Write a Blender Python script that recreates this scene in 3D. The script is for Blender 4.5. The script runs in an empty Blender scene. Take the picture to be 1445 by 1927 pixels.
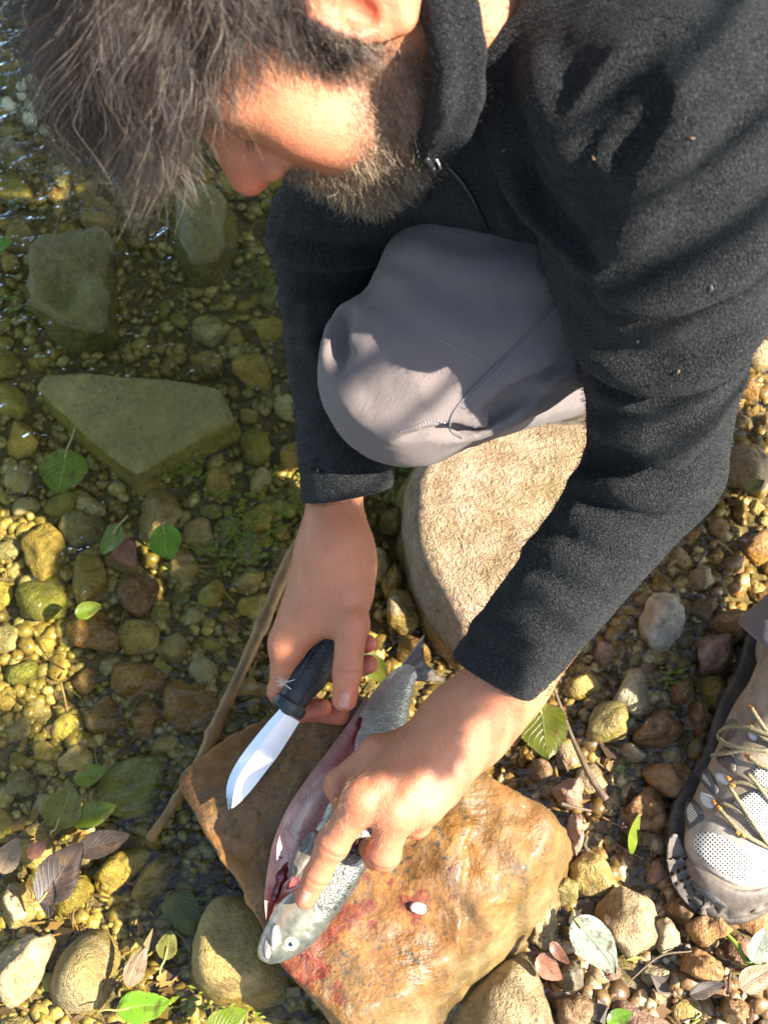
import bpy, bmesh, math, random
import numpy as np
from mathutils import Vector, Matrix

random.seed(11)
rng = np.random.default_rng(11)
rad = math.radians
SC = bpy.context.scene
COL = SC.collection

# ------------------------------------------------------------------ camera
CAM_Z, PITCH, FPX, PW, PH = 1.14, 65.0, 2300.0, 1445.0, 1927.0
cam_data = bpy.data.cameras.new("camera")
cam_data.sensor_fit = 'VERTICAL'
cam_data.sensor_height = 36.0
cam_data.sensor_width = 36.0
cam_data.lens = FPX / PH * 36.0
cam_data.clip_start = 0.02
cam_data.clip_end = 200.0
cam_data.dof.use_dof = True
cam_data.dof.focus_distance = 0.95
cam_data.dof.aperture_fstop = 9.0
cam = bpy.data.objects.new("camera", cam_data)
COL.objects.link(cam)
cam.location = (0, 0, CAM_Z)
cam.rotation_euler = (rad(90 - PITCH), 0, 0)
SC.camera = cam

# ------------------------------------------------------------------ sky, sun, exposure
SUN_TO = Vector((math.cos(rad(43)) * math.cos(rad(-18)), math.cos(rad(43)) * math.sin(rad(-18)), math.sin(rad(43))))
SUN_EL = math.asin(SUN_TO.z)
SUN_AZ = math.atan2(SUN_TO.x, SUN_TO.y)
world = bpy.data.worlds.new("World")
SC.world = world
world.use_nodes = True
wn = world.node_tree
sky = wn.nodes.new('ShaderNodeTexSky')
sky.sky_type = 'NISHITA'
sky.sun_disc = False
sky.sun_elevation = SUN_EL
sky.sun_rotation = SUN_AZ
bg = wn.nodes['Background']
wn.links.new(sky.outputs[0], bg.inputs[0])
bg.inputs[1].default_value = 0.15
sun_data = bpy.data.lights.new("sun", 'SUN')
sun_data.energy = 4.8
sun_data.angle = rad(0.5)
sun_data.color = (1.0, 0.93, 0.82)
sun = bpy.data.objects.new("sun", sun_data)
COL.objects.link(sun)
sun.rotation_euler = SUN_TO.to_track_quat('Z', 'Y').to_euler()
SC.view_settings.view_transform = 'Standard'
SC.view_settings.look = 'None'
SC.view_settings.gamma = 1.0
SC.view_settings.use_curve_mapping = False
SC.view_settings.exposure = 2.05
SC.render.engine = 'CYCLES'
SC.cycles.use_denoising = True
SC.cycles.max_bounces = 8
SC.cycles.transparent_max_bounces = 24
SC.cycles.caustics_reflective = False
SC.cycles.caustics_refractive = False
SC.cycles.sample_clamp_indirect = 4.0

# ------------------------------------------------------------------ photo point -> place
_s, _c = math.sin(rad(PITCH)), math.cos(rad(PITCH))
CP = np.array([0, 0, CAM_Z])
CF = np.array([0, _c, -_s])
CR = np.array([1.0, 0, 0])
CU = np.array([0, _s, _c])

def ray(px, py):
    return CF + (px - PW / 2) / FPX * CR + (PH / 2 - py) / FPX * CU

def P(px, py, d):
    return CP + d * ray(px, py)

def PZ(px, py, z):
    r = ray(px, py)
    return CP + r * ((z - CAM_Z) / r[2])

def depth_at(px, py, z):
    return (z - CAM_Z) / ray(px, py)[2]

def cdir(x, y, t):
    """a direction given as right / up / towards the viewer"""
    v = x * CR + y * CU - t * CF
    return v / np.linalg.norm(v)

# ------------------------------------------------------------------ objects
def tag(o, label=None, cat=None, group=None, kind=None):
    if label: o['label'] = label
    if cat: o['category'] = cat
    if group: o['group'] = group
    if kind: o['kind'] = kind
    return o

def empty(name, loc, label, cat, group=None):
    o = bpy.data.objects.new(name, None)
    o.empty_display_size = 0.02
    COL.objects.link(o)
    o.location = Vector(loc)
    return tag(o, label, cat, group)

ORG = {}

def make_mesh(name, verts, faces, smooth=True):
    me = bpy.data.meshes.new(name)
    verts = np.asarray(verts, dtype=np.float32)
    if isinstance(faces, np.ndarray):
        n, k = faces.shape
        me.vertices.add(len(verts))
        me.vertices.foreach_set("co", verts.ravel())
        me.loops.add(n * k)
        me.polygons.add(n)
        me.loops.foreach_set("vertex_index", faces.astype(np.int32).ravel())
        me.polygons.foreach_set("loop_start", np.arange(0, n * k, k, dtype=np.int32))
        me.update(calc_edges=True)
        me.validate()
    else:
        me.from_pydata([tuple(map(float, v)) for v in verts], [], faces)
        me.update()
    if smooth:
        me.polygons.foreach_set("use_smooth", [True] * len(me.polygons))
    return me

def part(name, V, F, mat, parent=None, smooth=True, org=None):
    """one mesh object; V in place coordinates, kept relative to the thing it belongs to"""
    if parent is not None: org = ORG[parent.name]
    org = np.zeros(3) if org is None else np.asarray(org, float)
    me = make_mesh(name, np.asarray(V, float) - org, F, smooth)
    if mat is not None: me.materials.append(mat)
    o = bpy.data.objects.new(name, me)
    COL.objects.link(o)
    if parent is not None: o.parent = parent
    else: o.location = Vector(org)
    ORG[o.name] = org
    return o

def thing(name, loc, label, cat, group=None):
    o = empty(name, loc, label, cat, group)
    ORG[o.name] = np.asarray(loc, float)
    return o

def tube(pts, rs, n=8, flat=1.0, cap=True, up=None):
    """a swept tube along a line of points"""
    pts = np.asarray(pts, float); m = len(pts)
    rs = np.full(m, rs) if np.isscalar(rs) else np.asarray(rs, float)
    T = np.gradient(pts, axis=0)
    T /= np.linalg.norm(T, axis=1)[:, None] + 1e-12
    u = np.array([0, 0, 1.0]) if up is None else np.asarray(up, float)
    if abs(T[0] @ u) > 0.95: u = np.array([1.0, 0, 0])
    V = []
    for i in range(m):
        a = u - T[i] * (u @ T[i]); a /= np.linalg.norm(a) + 1e-12
        b = np.cross(T[i], a); u = a if up is None else u
        for k in range(n):
            th = 2 * math.pi * k / n
            V.append(pts[i] + rs[i] * (math.cos(th) * a * flat + math.sin(th) * b))
    F = [(i * n + k, i * n + (k + 1) % n, (i + 1) * n + (k + 1) % n, (i + 1) * n + k) for i in range(m - 1) for k in range(n)]
    if cap:
        F.append(tuple(range(n))[::-1]); F.append(tuple((m - 1) * n + k for k in range(n)))
    return np.array(V), F

def joinm(parts):
    V, F, o = [], [], 0
    for v, f in parts:
        V.append(np.asarray(v)); F += [tuple(int(i) + o for i in q) for q in f]; o += len(v)
    return np.concatenate(V), F

def grid_faces(nu, nv, close_v=False):
    F = []
    for i in range(nu - 1):
        for j in range(nv if close_v else nv - 1):
            F.append((i * nv + j, i * nv + (j + 1) % nv, (i + 1) * nv + (j + 1) % nv, (i + 1) * nv + j))
    return F

def spline(pts, n):
    """Catmull-Rom through points"""
    pts = np.asarray(pts, float)
    q = np.vstack([2 * pts[0] - pts[1], pts, 2 * pts[-1] - pts[-2]])
    out = []
    for t in np.linspace(0, len(pts) - 1, n):
        i = min(int(t), len(pts) - 2); f = t - i
        a, b, c, d = q[i:i + 4]
        out.append(0.5 * (2 * b + (c - a) * f + (2 * a - 5 * b + 4 * c - d) * f * f + (3 * b - a - 3 * c + d) * f ** 3))
    return np.array(out)

def set_attr(me, name, vals):
    a = me.attributes.new(name, 'FLOAT', 'POINT')
    a.data.foreach_set("value", np.asarray(vals, dtype=np.float32))

# ------------------------------------------------------------------ numpy noise
def vnoise(p, s=0):
    p = np.asarray(p, dtype=np.float64)
    i = np.floor(p).astype(np.int64)
    f = p - i
    u = f * f * (3 - 2 * f)
    def hsh(a, b, c):
        n = (a * 374761393 + b * 668265263 + c * 1274126177 + s * 362437) & 0x7fffffff
        n = ((n ^ (n >> 13)) * 1103515245 + 12345) & 0x7fffffff
        n = ((n ^ (n >> 15)) * 224737) & 0x7fffffff
        return (n ^ (n >> 12)) % 65536 / 32768.0 - 1.0
    x, y, z = i[..., 0], i[..., 1], i[..., 2]
    ux, uy, uz = u[..., 0], u[..., 1], u[..., 2]
    def L(a, b, t): return a + (b - a) * t
    return L(L(L(hsh(x, y, z), hsh(x + 1, y, z), ux), L(hsh(x, y + 1, z), hsh(x + 1, y + 1, z), ux), uy),
             L(L(hsh(x, y, z + 1), hsh(x + 1, y, z + 1), ux), L(hsh(x, y + 1, z + 1), hsh(x + 1, y + 1, z + 1), ux), uy), uz)

def fbm(p, octv=3, s=0):
    r = 0; a = 1.0
    for k in range(octv):
        r = r + a * vnoise(p * (2.03 ** k), s + k)
        a *= 0.5
    return r

# ------------------------------------------------------------------ distance fields
def rc(p, a, b, r1, r2=None):
    a = np.asarray(a); b = np.asarray(b)
    r2 = r1 if r2 is None else r2
    ba = b - a
    pa = p - a
    h = np.clip(pa @ ba / (ba @ ba), 0, 1)
    return np.sqrt(((pa - h[:, None] * ba) ** 2).sum(1)) - (r1 + (r2 - r1) * h)

def chain(p, pts, rs, k=0.004):
    d = None
    for i in range(len(pts) - 1):
        e = rc(p, pts[i], pts[i + 1], rs[i], rs[i + 1])
        d = e if d is None else smin(d, e, k)
    return d

def sph(p, c, r):
    return np.sqrt(((p - np.asarray(c)) ** 2).sum(1)) - r

def ell(p, c, r, M=None):
    q = p - np.asarray(c)
    if M is not None: q = q @ M
    r = np.asarray(r)
    k0 = np.sqrt(((q / r) ** 2).sum(1))
    k1 = np.sqrt(((q / (r * r)) ** 2).sum(1)) + 1e-9
    return k0 * (k0 - 1) / k1

def smin(a, b, k):
    h = np.maximum(k - np.abs(a - b), 0) / k
    return np.minimum(a, b) - h * h * k * 0.25

def smax(a, b, k):
    return -smin(-a, -b, k)

def sdf_mesh(f, lo, hi, h, refine=2, margin=1.6):
    """surface of a distance field as a smooth quad mesh"""
    lo = np.asarray(lo, float); hi = np.asarray(hi, float)
    B = 8
    nb = np.maximum(np.ceil((hi - lo) / (h * B)).astype(int), 1)
    bi = np.stack(np.meshgrid(*[np.arange(n) for n in nb], indexing='ij'), -1).reshape(-1, 3)
    cen = lo + (bi + 0.5) * (h * B)
    act = np.zeros(len(bi), bool)
    for s in range(0, len(bi), 200000):
        act[s:s + 200000] = np.abs(f(cen[s:s + 200000])) < h * B * 0.87 * margin
    bi = bi[act]
    g = np.stack(np.meshgrid(*[np.arange(B + 1)] * 3, indexing='ij'), -1).reshape(-1, 3)
    N = nb * B + 2
    cid, cv, quads = [], [], []
    def gid(ix):
        return ((ix[..., 0] + 1) * N[1] + ix[..., 1] + 1) * N[2] + ix[..., 2] + 1
    for s in range(0, len(bi), 300):
        bb = bi[s:s + 300]
        idx = bb[:, None, :] * B + g[None]
        v = f((lo + idx.reshape(-1, 3) * h)).reshape(len(bb), B + 1, B + 1, B + 1)
        base = bb * B
        acc = np.zeros((len(bb), B, B, B, 3)); cnt = np.zeros((len(bb), B, B, B))
        cn = [(0, 0, 0), (1, 0, 0), (0, 1, 0), (1, 1, 0), (0, 0, 1), (1, 0, 1), (0, 1, 1), (1, 1, 1)]
        def cv_(o): return v[:, o[0]:o[0] + B, o[1]:o[1] + B, o[2]:o[2] + B]
        for a in range(8):
            for ax in range(3):
                if cn[a][ax]: continue
                o1 = cn[a]; o2 = list(o1); o2[ax] = 1
                v1, v2 = cv_(o1), cv_(o2)
                m = (v1 < 0) != (v2 < 0)
                den = v1 - v2
                t = np.where(m, v1 / np.where(den == 0, 1, den), 0)
                for q in range(3):
                    acc[..., q] += np.where(m, o1[q] + (t if q == ax else 0), 0)
                cnt += m
        m = cnt > 0
        loc = np.argwhere(m)
        ix = base[loc[:, 0]] + loc[:, 1:]
        cid.append(gid(ix))
        cv.append(lo + (ix + acc[m] / cnt[m][:, None]) * h)
        v0 = cv_((0, 0, 0))
        for ax in range(3):
            o = [0, 0, 0]; o[ax] = 1
            v1 = cv_(o)
            mm = (v0 < 0) != (v1 < 0)
            loc = np.argwhere(mm)
            if not len(loc): continue
            ix = base[loc[:, 0]] + loc[:, 1:]
            flip = v0[mm] < 0
            b, c = (ax + 1) % 3, (ax + 2) % 3
            e1 = np.zeros(3, int); e1[b] = 1
            e2 = np.zeros(3, int); e2[c] = 1
            q = np.stack([gid(ix - e1 - e2), gid(ix - e2), gid(ix), gid(ix - e1)], 1)
            q[~flip] = q[~flip][:, ::-1]
            quads.append(q)
    cid = np.concatenate(cid); cv = np.concatenate(cv); quads = np.concatenate(quads)
    order = np.argsort(cid)
    cs = cid[order]
    pos = np.searchsorted(cs, quads)
    pos = np.clip(pos, 0, len(cs) - 1)
    ok = (cs[pos] == quads).all(1)
    faces = order[pos[ok]]
    for _ in range(refine):
        cv = cv - project(f, cv, h)
    return cv, faces.astype(np.int32)

def project(f, v, h):
    out = np.zeros_like(v)
    for s in range(0, len(v), 200000):
        w = v[s:s + 200000]
        d = f(w)
        n = grad(f, w, h * 0.5)
        out[s:s + 200000] = n * np.clip(d, -h, h)[:, None] * 0.9
    return out

def grad(f, w, e):
    g = np.stack([f(w + np.array(o) * e) - f(w - np.array(o) * e) for o in ((1, 0, 0), (0, 1, 0), (0, 0, 1))], 1)
    return g / (np.sqrt((g ** 2).sum(1))[:, None] + 1e-9)

def march(f, px, py, d0=0.35, d1=1.6):
    """where the line of sight through a photo point meets a distance field: point, outward normal"""
    r = ray(px, py); L = np.linalg.norm(r)
    d = d0
    for _ in range(160):
        v = float(f((CP + d * r)[None])[0])
        if v < 1e-4: break
        d += max(v, 2e-4) * 0.7 / L
        if d > d1: return None, None
    p = CP + d * r
    return p, grad(f, p[None], 1e-3)[0]

# ------------------------------------------------------------------ node helpers
def new_mat(name):
    m = bpy.data.materials.new(name)
    m.use_nodes = True
    t = m.node_tree
    b = t.nodes['Principled BSDF']
    return m, t, b

def nd(t, typ, inp=None, **kw):
    n = t.nodes.new('ShaderNode' + typ)
    for k, v in kw.items(): setattr(n, k, v)
    for k, v in (inp or {}).items():
        s = n.inputs[k]
        if isinstance(v, bpy.types.NodeSocket): t.links.new(v, s)
        else: s.default_value = v
    return n

def sock(t, s, v):
    if isinstance(v, bpy.types.NodeSocket): t.links.new(v, s)
    else: s.default_value = v

def mth(t, op, a, b=0.0, c=None, clamp=False):
    n = t.nodes.new('ShaderNodeMath'); n.operation = op; n.use_clamp = clamp
    sock(t, n.inputs[0], a); sock(t, n.inputs[1], b)
    if c is not None: sock(t, n.inputs[2], c)
    return n.outputs[0]

def mixc(t, f, a, b, mode='MIX'):
    n = t.nodes.new('ShaderNodeMix'); n.data_type = 'RGBA'; n.blend_type = mode
    sock(t, n.inputs[0], f)
    for s, v in ((n.inputs[6], a), (n.inputs[7], b)):
        if isinstance(v, (tuple, list)) and len(v) == 3: v = (*v, 1)
        sock(t, s, v)
    return n.outputs[2]

def ramp(t, f, stops, interp='LINEAR'):
    n = t.nodes.new('ShaderNodeValToRGB')
    n.color_ramp.interpolation = interp
    e = n.color_ramp.elements
    while len(e) < len(stops): e.new(0.5)
    for q, (p, c) in zip(e, stops):
        q.position = p
        q.color = (c, c, c, 1) if isinstance(c, (int, float)) else (*c, 1)
    sock(t, n.inputs[0], f)
    return n.outputs[0]

def noise(t, vec, scale, detail=4, rough=0.55, dist=0.0):
    n = nd(t, 'TexNoise', {'Scale': scale, 'Detail': detail, 'Roughness': rough, 'Distortion': dist})
    if vec is not None: t.links.new(vec, n.inputs['Vector'])
    return n.outputs[0]

def vor(t, vec, scale, feature='F1', out='Distance', rnd=1.0):
    n = nd(t, 'TexVoronoi', {'Scale': scale, 'Randomness': rnd}, feature=feature)
    if vec is not None: t.links.new(vec, n.inputs['Vector'])
    return n.outputs[out]

def ocoord(t):
    return nd(t, 'TexCoord').outputs['Object']

def oattr(t, name, typ='OBJECT', out='Fac'):
    n = nd(t, 'Attribute', attribute_type=typ, attribute_name=name)
    return n.outputs[out]

def bump(t, height, strength, dist, normal=None):
    n = nd(t, 'Bump', {'Strength': strength, 'Distance': dist, 'Height': height})
    if normal is not None: t.links.new(normal, n.inputs['Normal'])
    return n.outputs[0]

def march_many(f, pxy, d0=0.4, d1=1.7, it=90, step=0.75):
    """march() for many photo points: points, normals, hit flags"""
    pxy = np.asarray(pxy, float)
    R_ = np.stack([ray(x, y) for x, y in pxy]); L = np.linalg.norm(R_, axis=1)
    d = np.full(len(pxy), d0) if np.isscalar(d0) else np.asarray(d0, float)
    for _ in range(it):
        v = f(CP + d[:, None] * R_)
        d = np.where(v > 5e-5, d + np.maximum(v, 1e-4) * step / L, d)
        d = np.minimum(d, d1)
    p = CP + d[:, None] * R_
    return p, grad(f, p, 1e-3), (f(p) < 2e-3) & (d < d1 - 1e-6)

def resample(pts, step):
    pts = np.asarray(pts, float)
    s = np.concatenate([[0], np.cumsum(np.linalg.norm(np.diff(pts, axis=0), axis=1))])
    n = max(int(s[-1] / step) + 1, 2)
    t = np.linspace(0, s[-1], n)
    return np.stack([np.interp(t, s, pts[:, k]) for k in range(pts.shape[1])], 1)

def smooth_px(pts, step, closed=False):
    pts = np.asarray(pts, float)
    if closed:
        q = np.vstack([pts[-2:], pts, pts[:2]])
        s = spline(q, len(q) * 8)
        i0 = int(len(s) * 2 / (len(q) - 1)); i1 = int(len(s) * (len(q) - 2) / (len(q) - 1))
        return resample(s[i0:i1], step)[:-1]
    return resample(spline(pts, len(pts) * 10), step)

def line_on(f, pts, lift=0.0, step=4, smooth=True, d0=0.4):
    """a line drawn through photo points, laid on the surface of a distance field"""
    q = smooth_px(pts, step) if smooth else resample(pts, step)
    p, n, ok = march_many(f, q, d0)
    p, n = p[ok], n[ok]
    return p + n * lift, n

def patch(name, f, poly, mat, parent, t=0.0012, step=5, uv=False, rounded=True, under=0.0015, dome=0.0, d0=0.4):
    """a sheet of real thickness laid on the surface inside an outline"""
    from mathutils.geometry import delaunay_2d_cdt
    b = smooth_px(poly, step, True) if rounded else resample(np.vstack([poly, poly[:1]]), step)[:-1]
    lo, hi = b.min(0), b.max(0)
    inn = [(x, y) for x in np.arange(lo[0] + step / 2, hi[0], step) for y in np.arange(lo[1] + step / 2, hi[1], step)
           if inpoly(x, y, b) and np.min(((b - (x, y)) ** 2).sum(1)) > (step * .6) ** 2]
    pts = [Vector((float(x), float(y))) for x, y in b] + [Vector((float(x), float(y))) for x, y in inn]
    nb = len(b)
    vc, ed, fc, *_ = delaunay_2d_cdt(pts, [], [list(range(nb))], 1, 1e-4)
    q = np.array([v[:] for v in vc])
    p, n, ok = march_many(f, q, d0)
    # points that miss take the depth of their nearest hit
    if (~ok).any() and ok.any():
        for i in np.where(~ok)[0]:
            j = np.where(ok)[0][np.argmin(((q[ok] - q[i]) ** 2).sum(1))]
            p[i] = CP + ray(*q[i]) * ((p[j] - CP) @ CF); n[i] = n[j]
    edge = np.sqrt(np.min(((q[:, None] - b[None]) ** 2).sum(2), 1))
    lift = t * np.clip(edge / (step * 1.2), .25, 1) + dome * np.clip(edge / max(edge.max(), 1e-6), 0, 1)
    top = p + n * lift[:, None]; bot = p - n * under
    m = len(q); F = []
    cnt = {}
    for fa in fc:
        fa = list(fa)
        a = top[fa[0]], top[fa[1]], top[fa[2]]
        if np.cross(a[1] - a[0], a[2] - a[0]) @ n[fa[0]] < 0: fa = fa[::-1]
        F.append(tuple(fa)); F.append(tuple(i + m for i in fa[::-1]))
        for i in range(len(fa)): cnt[(fa[i], fa[(i + 1) % len(fa)])] = 1
    for (i, j) in cnt:
        if (j, i) not in cnt: F.append((i, i + m, j + m, j))
    o = part(name, np.vstack([top, bot]), F, mat, parent)
    if uv:
        sc = np.linalg.norm(p.std(0)) / np.linalg.norm(q.std(0))
        a = o.data.attributes.new('fab', 'FLOAT_VECTOR', 'POINT')
        u = np.hstack([q * sc, np.zeros((m, 1))])
        a.data.foreach_set("vector", np.vstack([u, u]).astype(np.float32).ravel())
    return o

def inpoly(x, y, poly):
    c = False; n = len(poly); j = n - 1
    for i in range(n):
        xi, yi = poly[i]; xj, yj = poly[j]
        if (yi > y) != (yj > y) and x < (xj - xi) * (y - yi) / (yj - yi + 1e-9) + xi: c = not c
        j = i
    return c
# ================================================================== materials
def mat_stone():
    m, t, b = new_mat("stone")
    co = ocoord(t)
    rnd = nd(t, 'ObjectInfo').outputs['Random']
    off = nd(t, 'CombineXYZ', {0: mth(t, 'MULTIPLY', rnd, 7.3), 1: mth(t, 'MULTIPLY', rnd, 3.1), 2: rnd})
    vec = nd(t, 'VectorMath', {0: co, 1: off.outputs[0]}, operation='ADD').outputs[0]
    tint = oattr(t, 'tint', out='Color')
    moss = oattr(t, 'moss')
    wet = oattr(t, 'wet')
    grain = oattr(t, 'grain')
    n1 = noise(t, vec, 28, 5, 0.6, 0.4)
    n2 = noise(t, vec, 190, 4, 0.65)
    n3 = noise(t, vec, 9, 3, 0.5)
    c = mixc(t, ramp(t, n1, [(0.34, 0.0), (0.64, 1.0)]), mixc(t, 0.85, tint, (0.42, 0.34, 0.24), 'MULTIPLY'), tint)
    n4 = noise(t, vec, 85, 5, 0.7, 0.8)
    c = mixc(t, ramp(t, n4, [(0.30, 0.75), (0.46, 0.0)]), c, mixc(t, 1.0, c, (0.30, 0.24, 0.16), 'MULTIPLY'))
    c = mixc(t, ramp(t, n4, [(0.56, 0.0), (0.72, 0.5)]), c, mixc(t, 1.0, c, (1.7, 1.65, 1.5), 'MULTIPLY'))
    c = mixc(t, ramp(t, n2, [(0.45, 0.0), (0.72, 0.25)]), c, (0.62, 0.52, 0.34))
    c = mixc(t, ramp(t, n2, [(0.25, 0.7), (0.42, 0.0)]), c, (0.045, 0.034, 0.02))
    gv = nd(t, 'VectorMath', {0: vec, 1: nd(t, 'VectorMath', {0: nd(t, 'TexNoise', {'Vector': vec, 'Scale': 70.0, 'Detail': 3.0}).outputs[1], 3: 0.035}, operation='SCALE').outputs[0]}, operation='ADD').outputs[0]
    vv = vor(t, gv, 210, 'F1', 'Color')
    vw_ = vor(t, gv, 470, 'F1', 'Color')
    c = mixc(t, mth(t, 'MULTIPLY', grain, 0.45), c, mixc(t, 1.0, c, ramp(t, mth(t, 'ADD', mth(t, 'MULTIPLY', nd(t, 'SeparateColor', {0: vv}).outputs[0], .45), mth(t, 'MULTIPLY', nd(t, 'SeparateColor', {0: vw_}).outputs[1], .55)), [(0.0, (0.45, 0.38, 0.28)), (0.5, (1.0, 0.92, 0.78)), (1.0, (1.9, 1.75, 1.5))]), 'MULTIPLY'))
    up = nd(t, 'SeparateXYZ', {0: nd(t, 'NewGeometry').outputs['Normal']}).outputs[2]
    mm = mth(t, 'MULTIPLY', moss, ramp(t, mth(t, 'ADD', mth(t, 'MULTIPLY', n3, 0.7), mth(t, 'MULTIPLY', n2, 0.35)), [(0.40, 0.0), (0.62, 1.0)]))
    mm = mth(t, 'MULTIPLY', mm, ramp(t, up, [(0.0, 0.2), (0.6, 1.0)]))
    c = mixc(t, mm, c, mixc(t, n2, (0.085, 0.073, 0.007), (0.25, 0.205, 0.036)))
    wc = mixc(t, mth(t, 'MULTIPLY', wet, 0.45), c, mixc(t, 1.0, c, (0.55, 0.50, 0.42), 'MULTIPLY'))
    t.links.new(wc, b.inputs['Base Color'])
    rr = mth(t, 'SUBTRACT', 0.88, mth(t, 'MULTIPLY', wet, 0.48))
    rr = mth(t, 'ADD', rr, mth(t, 'MULTIPLY', mth(t, 'SUBTRACT', n2, 0.5), 0.3), clamp=True)
    t.links.new(rr, b.inputs['Roughness'])
    t.links.new(mth(t, 'MULTIPLY', wet, 0.22), b.inputs['Coat Weight'])
    b.inputs['Coat Roughness'].default_value = 0.12
    hh = mth(t, 'ADD', mth(t, 'ADD', mth(t, 'MULTIPLY', n2, 0.5), mth(t, 'MULTIPLY', n4, 1.1)), mth(t, 'MULTIPLY', n1, 1.6))
    hh = mth(t, 'ADD', hh, mth(t, 'MULTIPLY', grain, mth(t, 'ADD', mth(t, 'MULTIPLY', vor(t, gv, 210), -1.1), mth(t, 'MULTIPLY', vor(t, gv, 470), -.8))))
    t.links.new(bump(t, hh, 0.8, 0.005), b.inputs['Normal'])
    return m

def mat_cut_rock():
    m, t, b = new_mat("cutting_rock_stone")
    co = ocoord(t)
    n1 = noise(t, co, 16, 5, 0.62, 0.5)
    n2 = noise(t, co, 120, 5, 0.68)
    n3 = noise(t, co, 6, 3)
    c = mixc(t, ramp(t, n1, [(0.32, 0.0), (0.66, 1.0)]), (0.075, 0.034, 0.006), (0.24, 0.092, 0.013))
    c = mixc(t, ramp(t, n3, [(0.42, 0.0), (0.62, 0.7)]), c, (0.13, 0.085, 0.022))
    c = mixc(t, ramp(t, n2, [(0.46, 0.0), (0.75, 0.6)]), c, (0.34, 0.160, 0.034))
    spk = ramp(t, noise(t, co, 210, 3, 0.7), [(0.36, 0.95), (0.46, 0.0)])
    spk = mth(t, 'MULTIPLY', spk, ramp(t, noise(t, co, 13, 2), [(0.36, 0.0), (0.54, 1.0)]))
    c = mixc(t, spk, c, (0.03, 0.032, 0.022))
    # grey weathered flanks
    fl = oattr(t, 'flank', 'GEOMETRY')
    c = mixc(t, mth(t, 'MULTIPLY', fl, ramp(t, n1, [(0.35, 0.25), (0.6, 0.9)])), c, mixc(t, n2, (0.11, 0.074, 0.026), (0.28, 0.195, 0.080)))
    # blood that has run and spattered
    bl = oattr(t, 'blood', 'GEOMETRY')
    bm = ramp(t, mth(t, 'ADD', bl, mth(t, 'MULTIPLY', mth(t, 'SUBTRACT', noise(t, co, 70, 5, 0.7), 0.5), 1.5)), [(0.42, 0.0), (0.62, 1.0)])
    bm = mth(t, 'MULTIPLY', bm, ramp(t, bl, [(0.05, 0.0), (0.3, 1.0)]))
    bm = mth(t, 'MULTIPLY', bm, ramp(t, noise(t, co, 190, 4, 0.7), [(0.36, 0.45), (0.58, 1.0)]))
    c = mixc(t, mth(t, 'MULTIPLY', bm, 0.85), c, mixc(t, ramp(t, n2, [(0.35, 0.0), (0.6, 1.0)]), (0.05, 0.003, 0.002), (0.15, 0.008, 0.003)))
    t.links.new(c, b.inputs['Base Color'])
    wet = ramp(t, noise(t, co, 22, 4, 0.6), [(0.36, 0.28), (0.55, 0.75)])
    t.links.new(wet, b.inputs['Roughness'])
    b.inputs['Coat Weight'].default_value = 0.10
    b.inputs['Coat Roughness'].default_value = 0.15
    hh = mth(t, 'ADD', mth(t, 'MULTIPLY', n1, 2.2), mth(t, 'MULTIPLY', n2, 0.8))
    t.links.new(bump(t, hh, 0.6, 0.005), b.inputs['Normal'])
    return m

def mat_gravel(name, a, bb, c3):
    m, t, b = new_mat(name)
    rnd = nd(t, 'NewGeometry').outputs['Random Per Island']
    co = nd(t, 'NewGeometry').outputs['Position']
    c = ramp(t, rnd, [(0.0, a), (0.35, bb), (0.7, c3), (0.88, (0.46, 0.36, 0.22)), (1.0, (0.62, 0.54, 0.42))])
    n2 = noise(t, co, 220, 4, 0.65)
    px_ = nd(t, 'SeparateXYZ', {0: co}).outputs[0]
    alg = ramp(t, mth(t, 'ADD', px_, 0.5), [(0.40, 1.0), (0.56, 0.0)])   # algae film where the water stands
    c = mixc(t, mth(t, 'MULTIPLY', alg, 0.75), c, mixc(t, rnd, (0.17, 0.125, 0.026), (0.38, 0.31, 0.085)))
    c = mixc(t, ramp(t, n2, [(0.3, 0.75), (0.55, 0.0)]), c, (0.05, 0.036, 0.02))
    t.links.new(c, b.inputs['Base Color'])
    b.inputs['Roughness'].default_value = 0.38
    b.inputs['Coat Weight'].default_value = 0.4
    b.inputs['Coat Roughness'].default_value = 0.1
    t.links.new(bump(t, n2, 0.4, 0.002), b.inputs['Normal'])
    return m

def mat_bed():
    m, t, b = new_mat("stream_bed_silt")
    co = nd(t, 'NewGeometry').outputs['Position']
    n1 = noise(t, co, 14, 5, 0.6)
    n2 = noise(t, co, 150, 4, 0.7)
    c = mixc(t, ramp(t, n1, [(0.35, 0.0), (0.65, 1.0)]), (0.045, 0.034, 0.015), (0.12, 0.085, 0.04))
    c = mixc(t, ramp(t, n2, [(0.4, 0.0), (0.7, 0.8)]), c, (0.24, 0.17, 0.085))
    t.links.new(c, b.inputs['Base Color'])
    b.inputs['Roughness'].default_value = 0.55
    t.links.new(bump(t, mth(t, 'ADD', n2, n1), 0.8, 0.006), b.inputs['Normal'])
    return m

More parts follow.
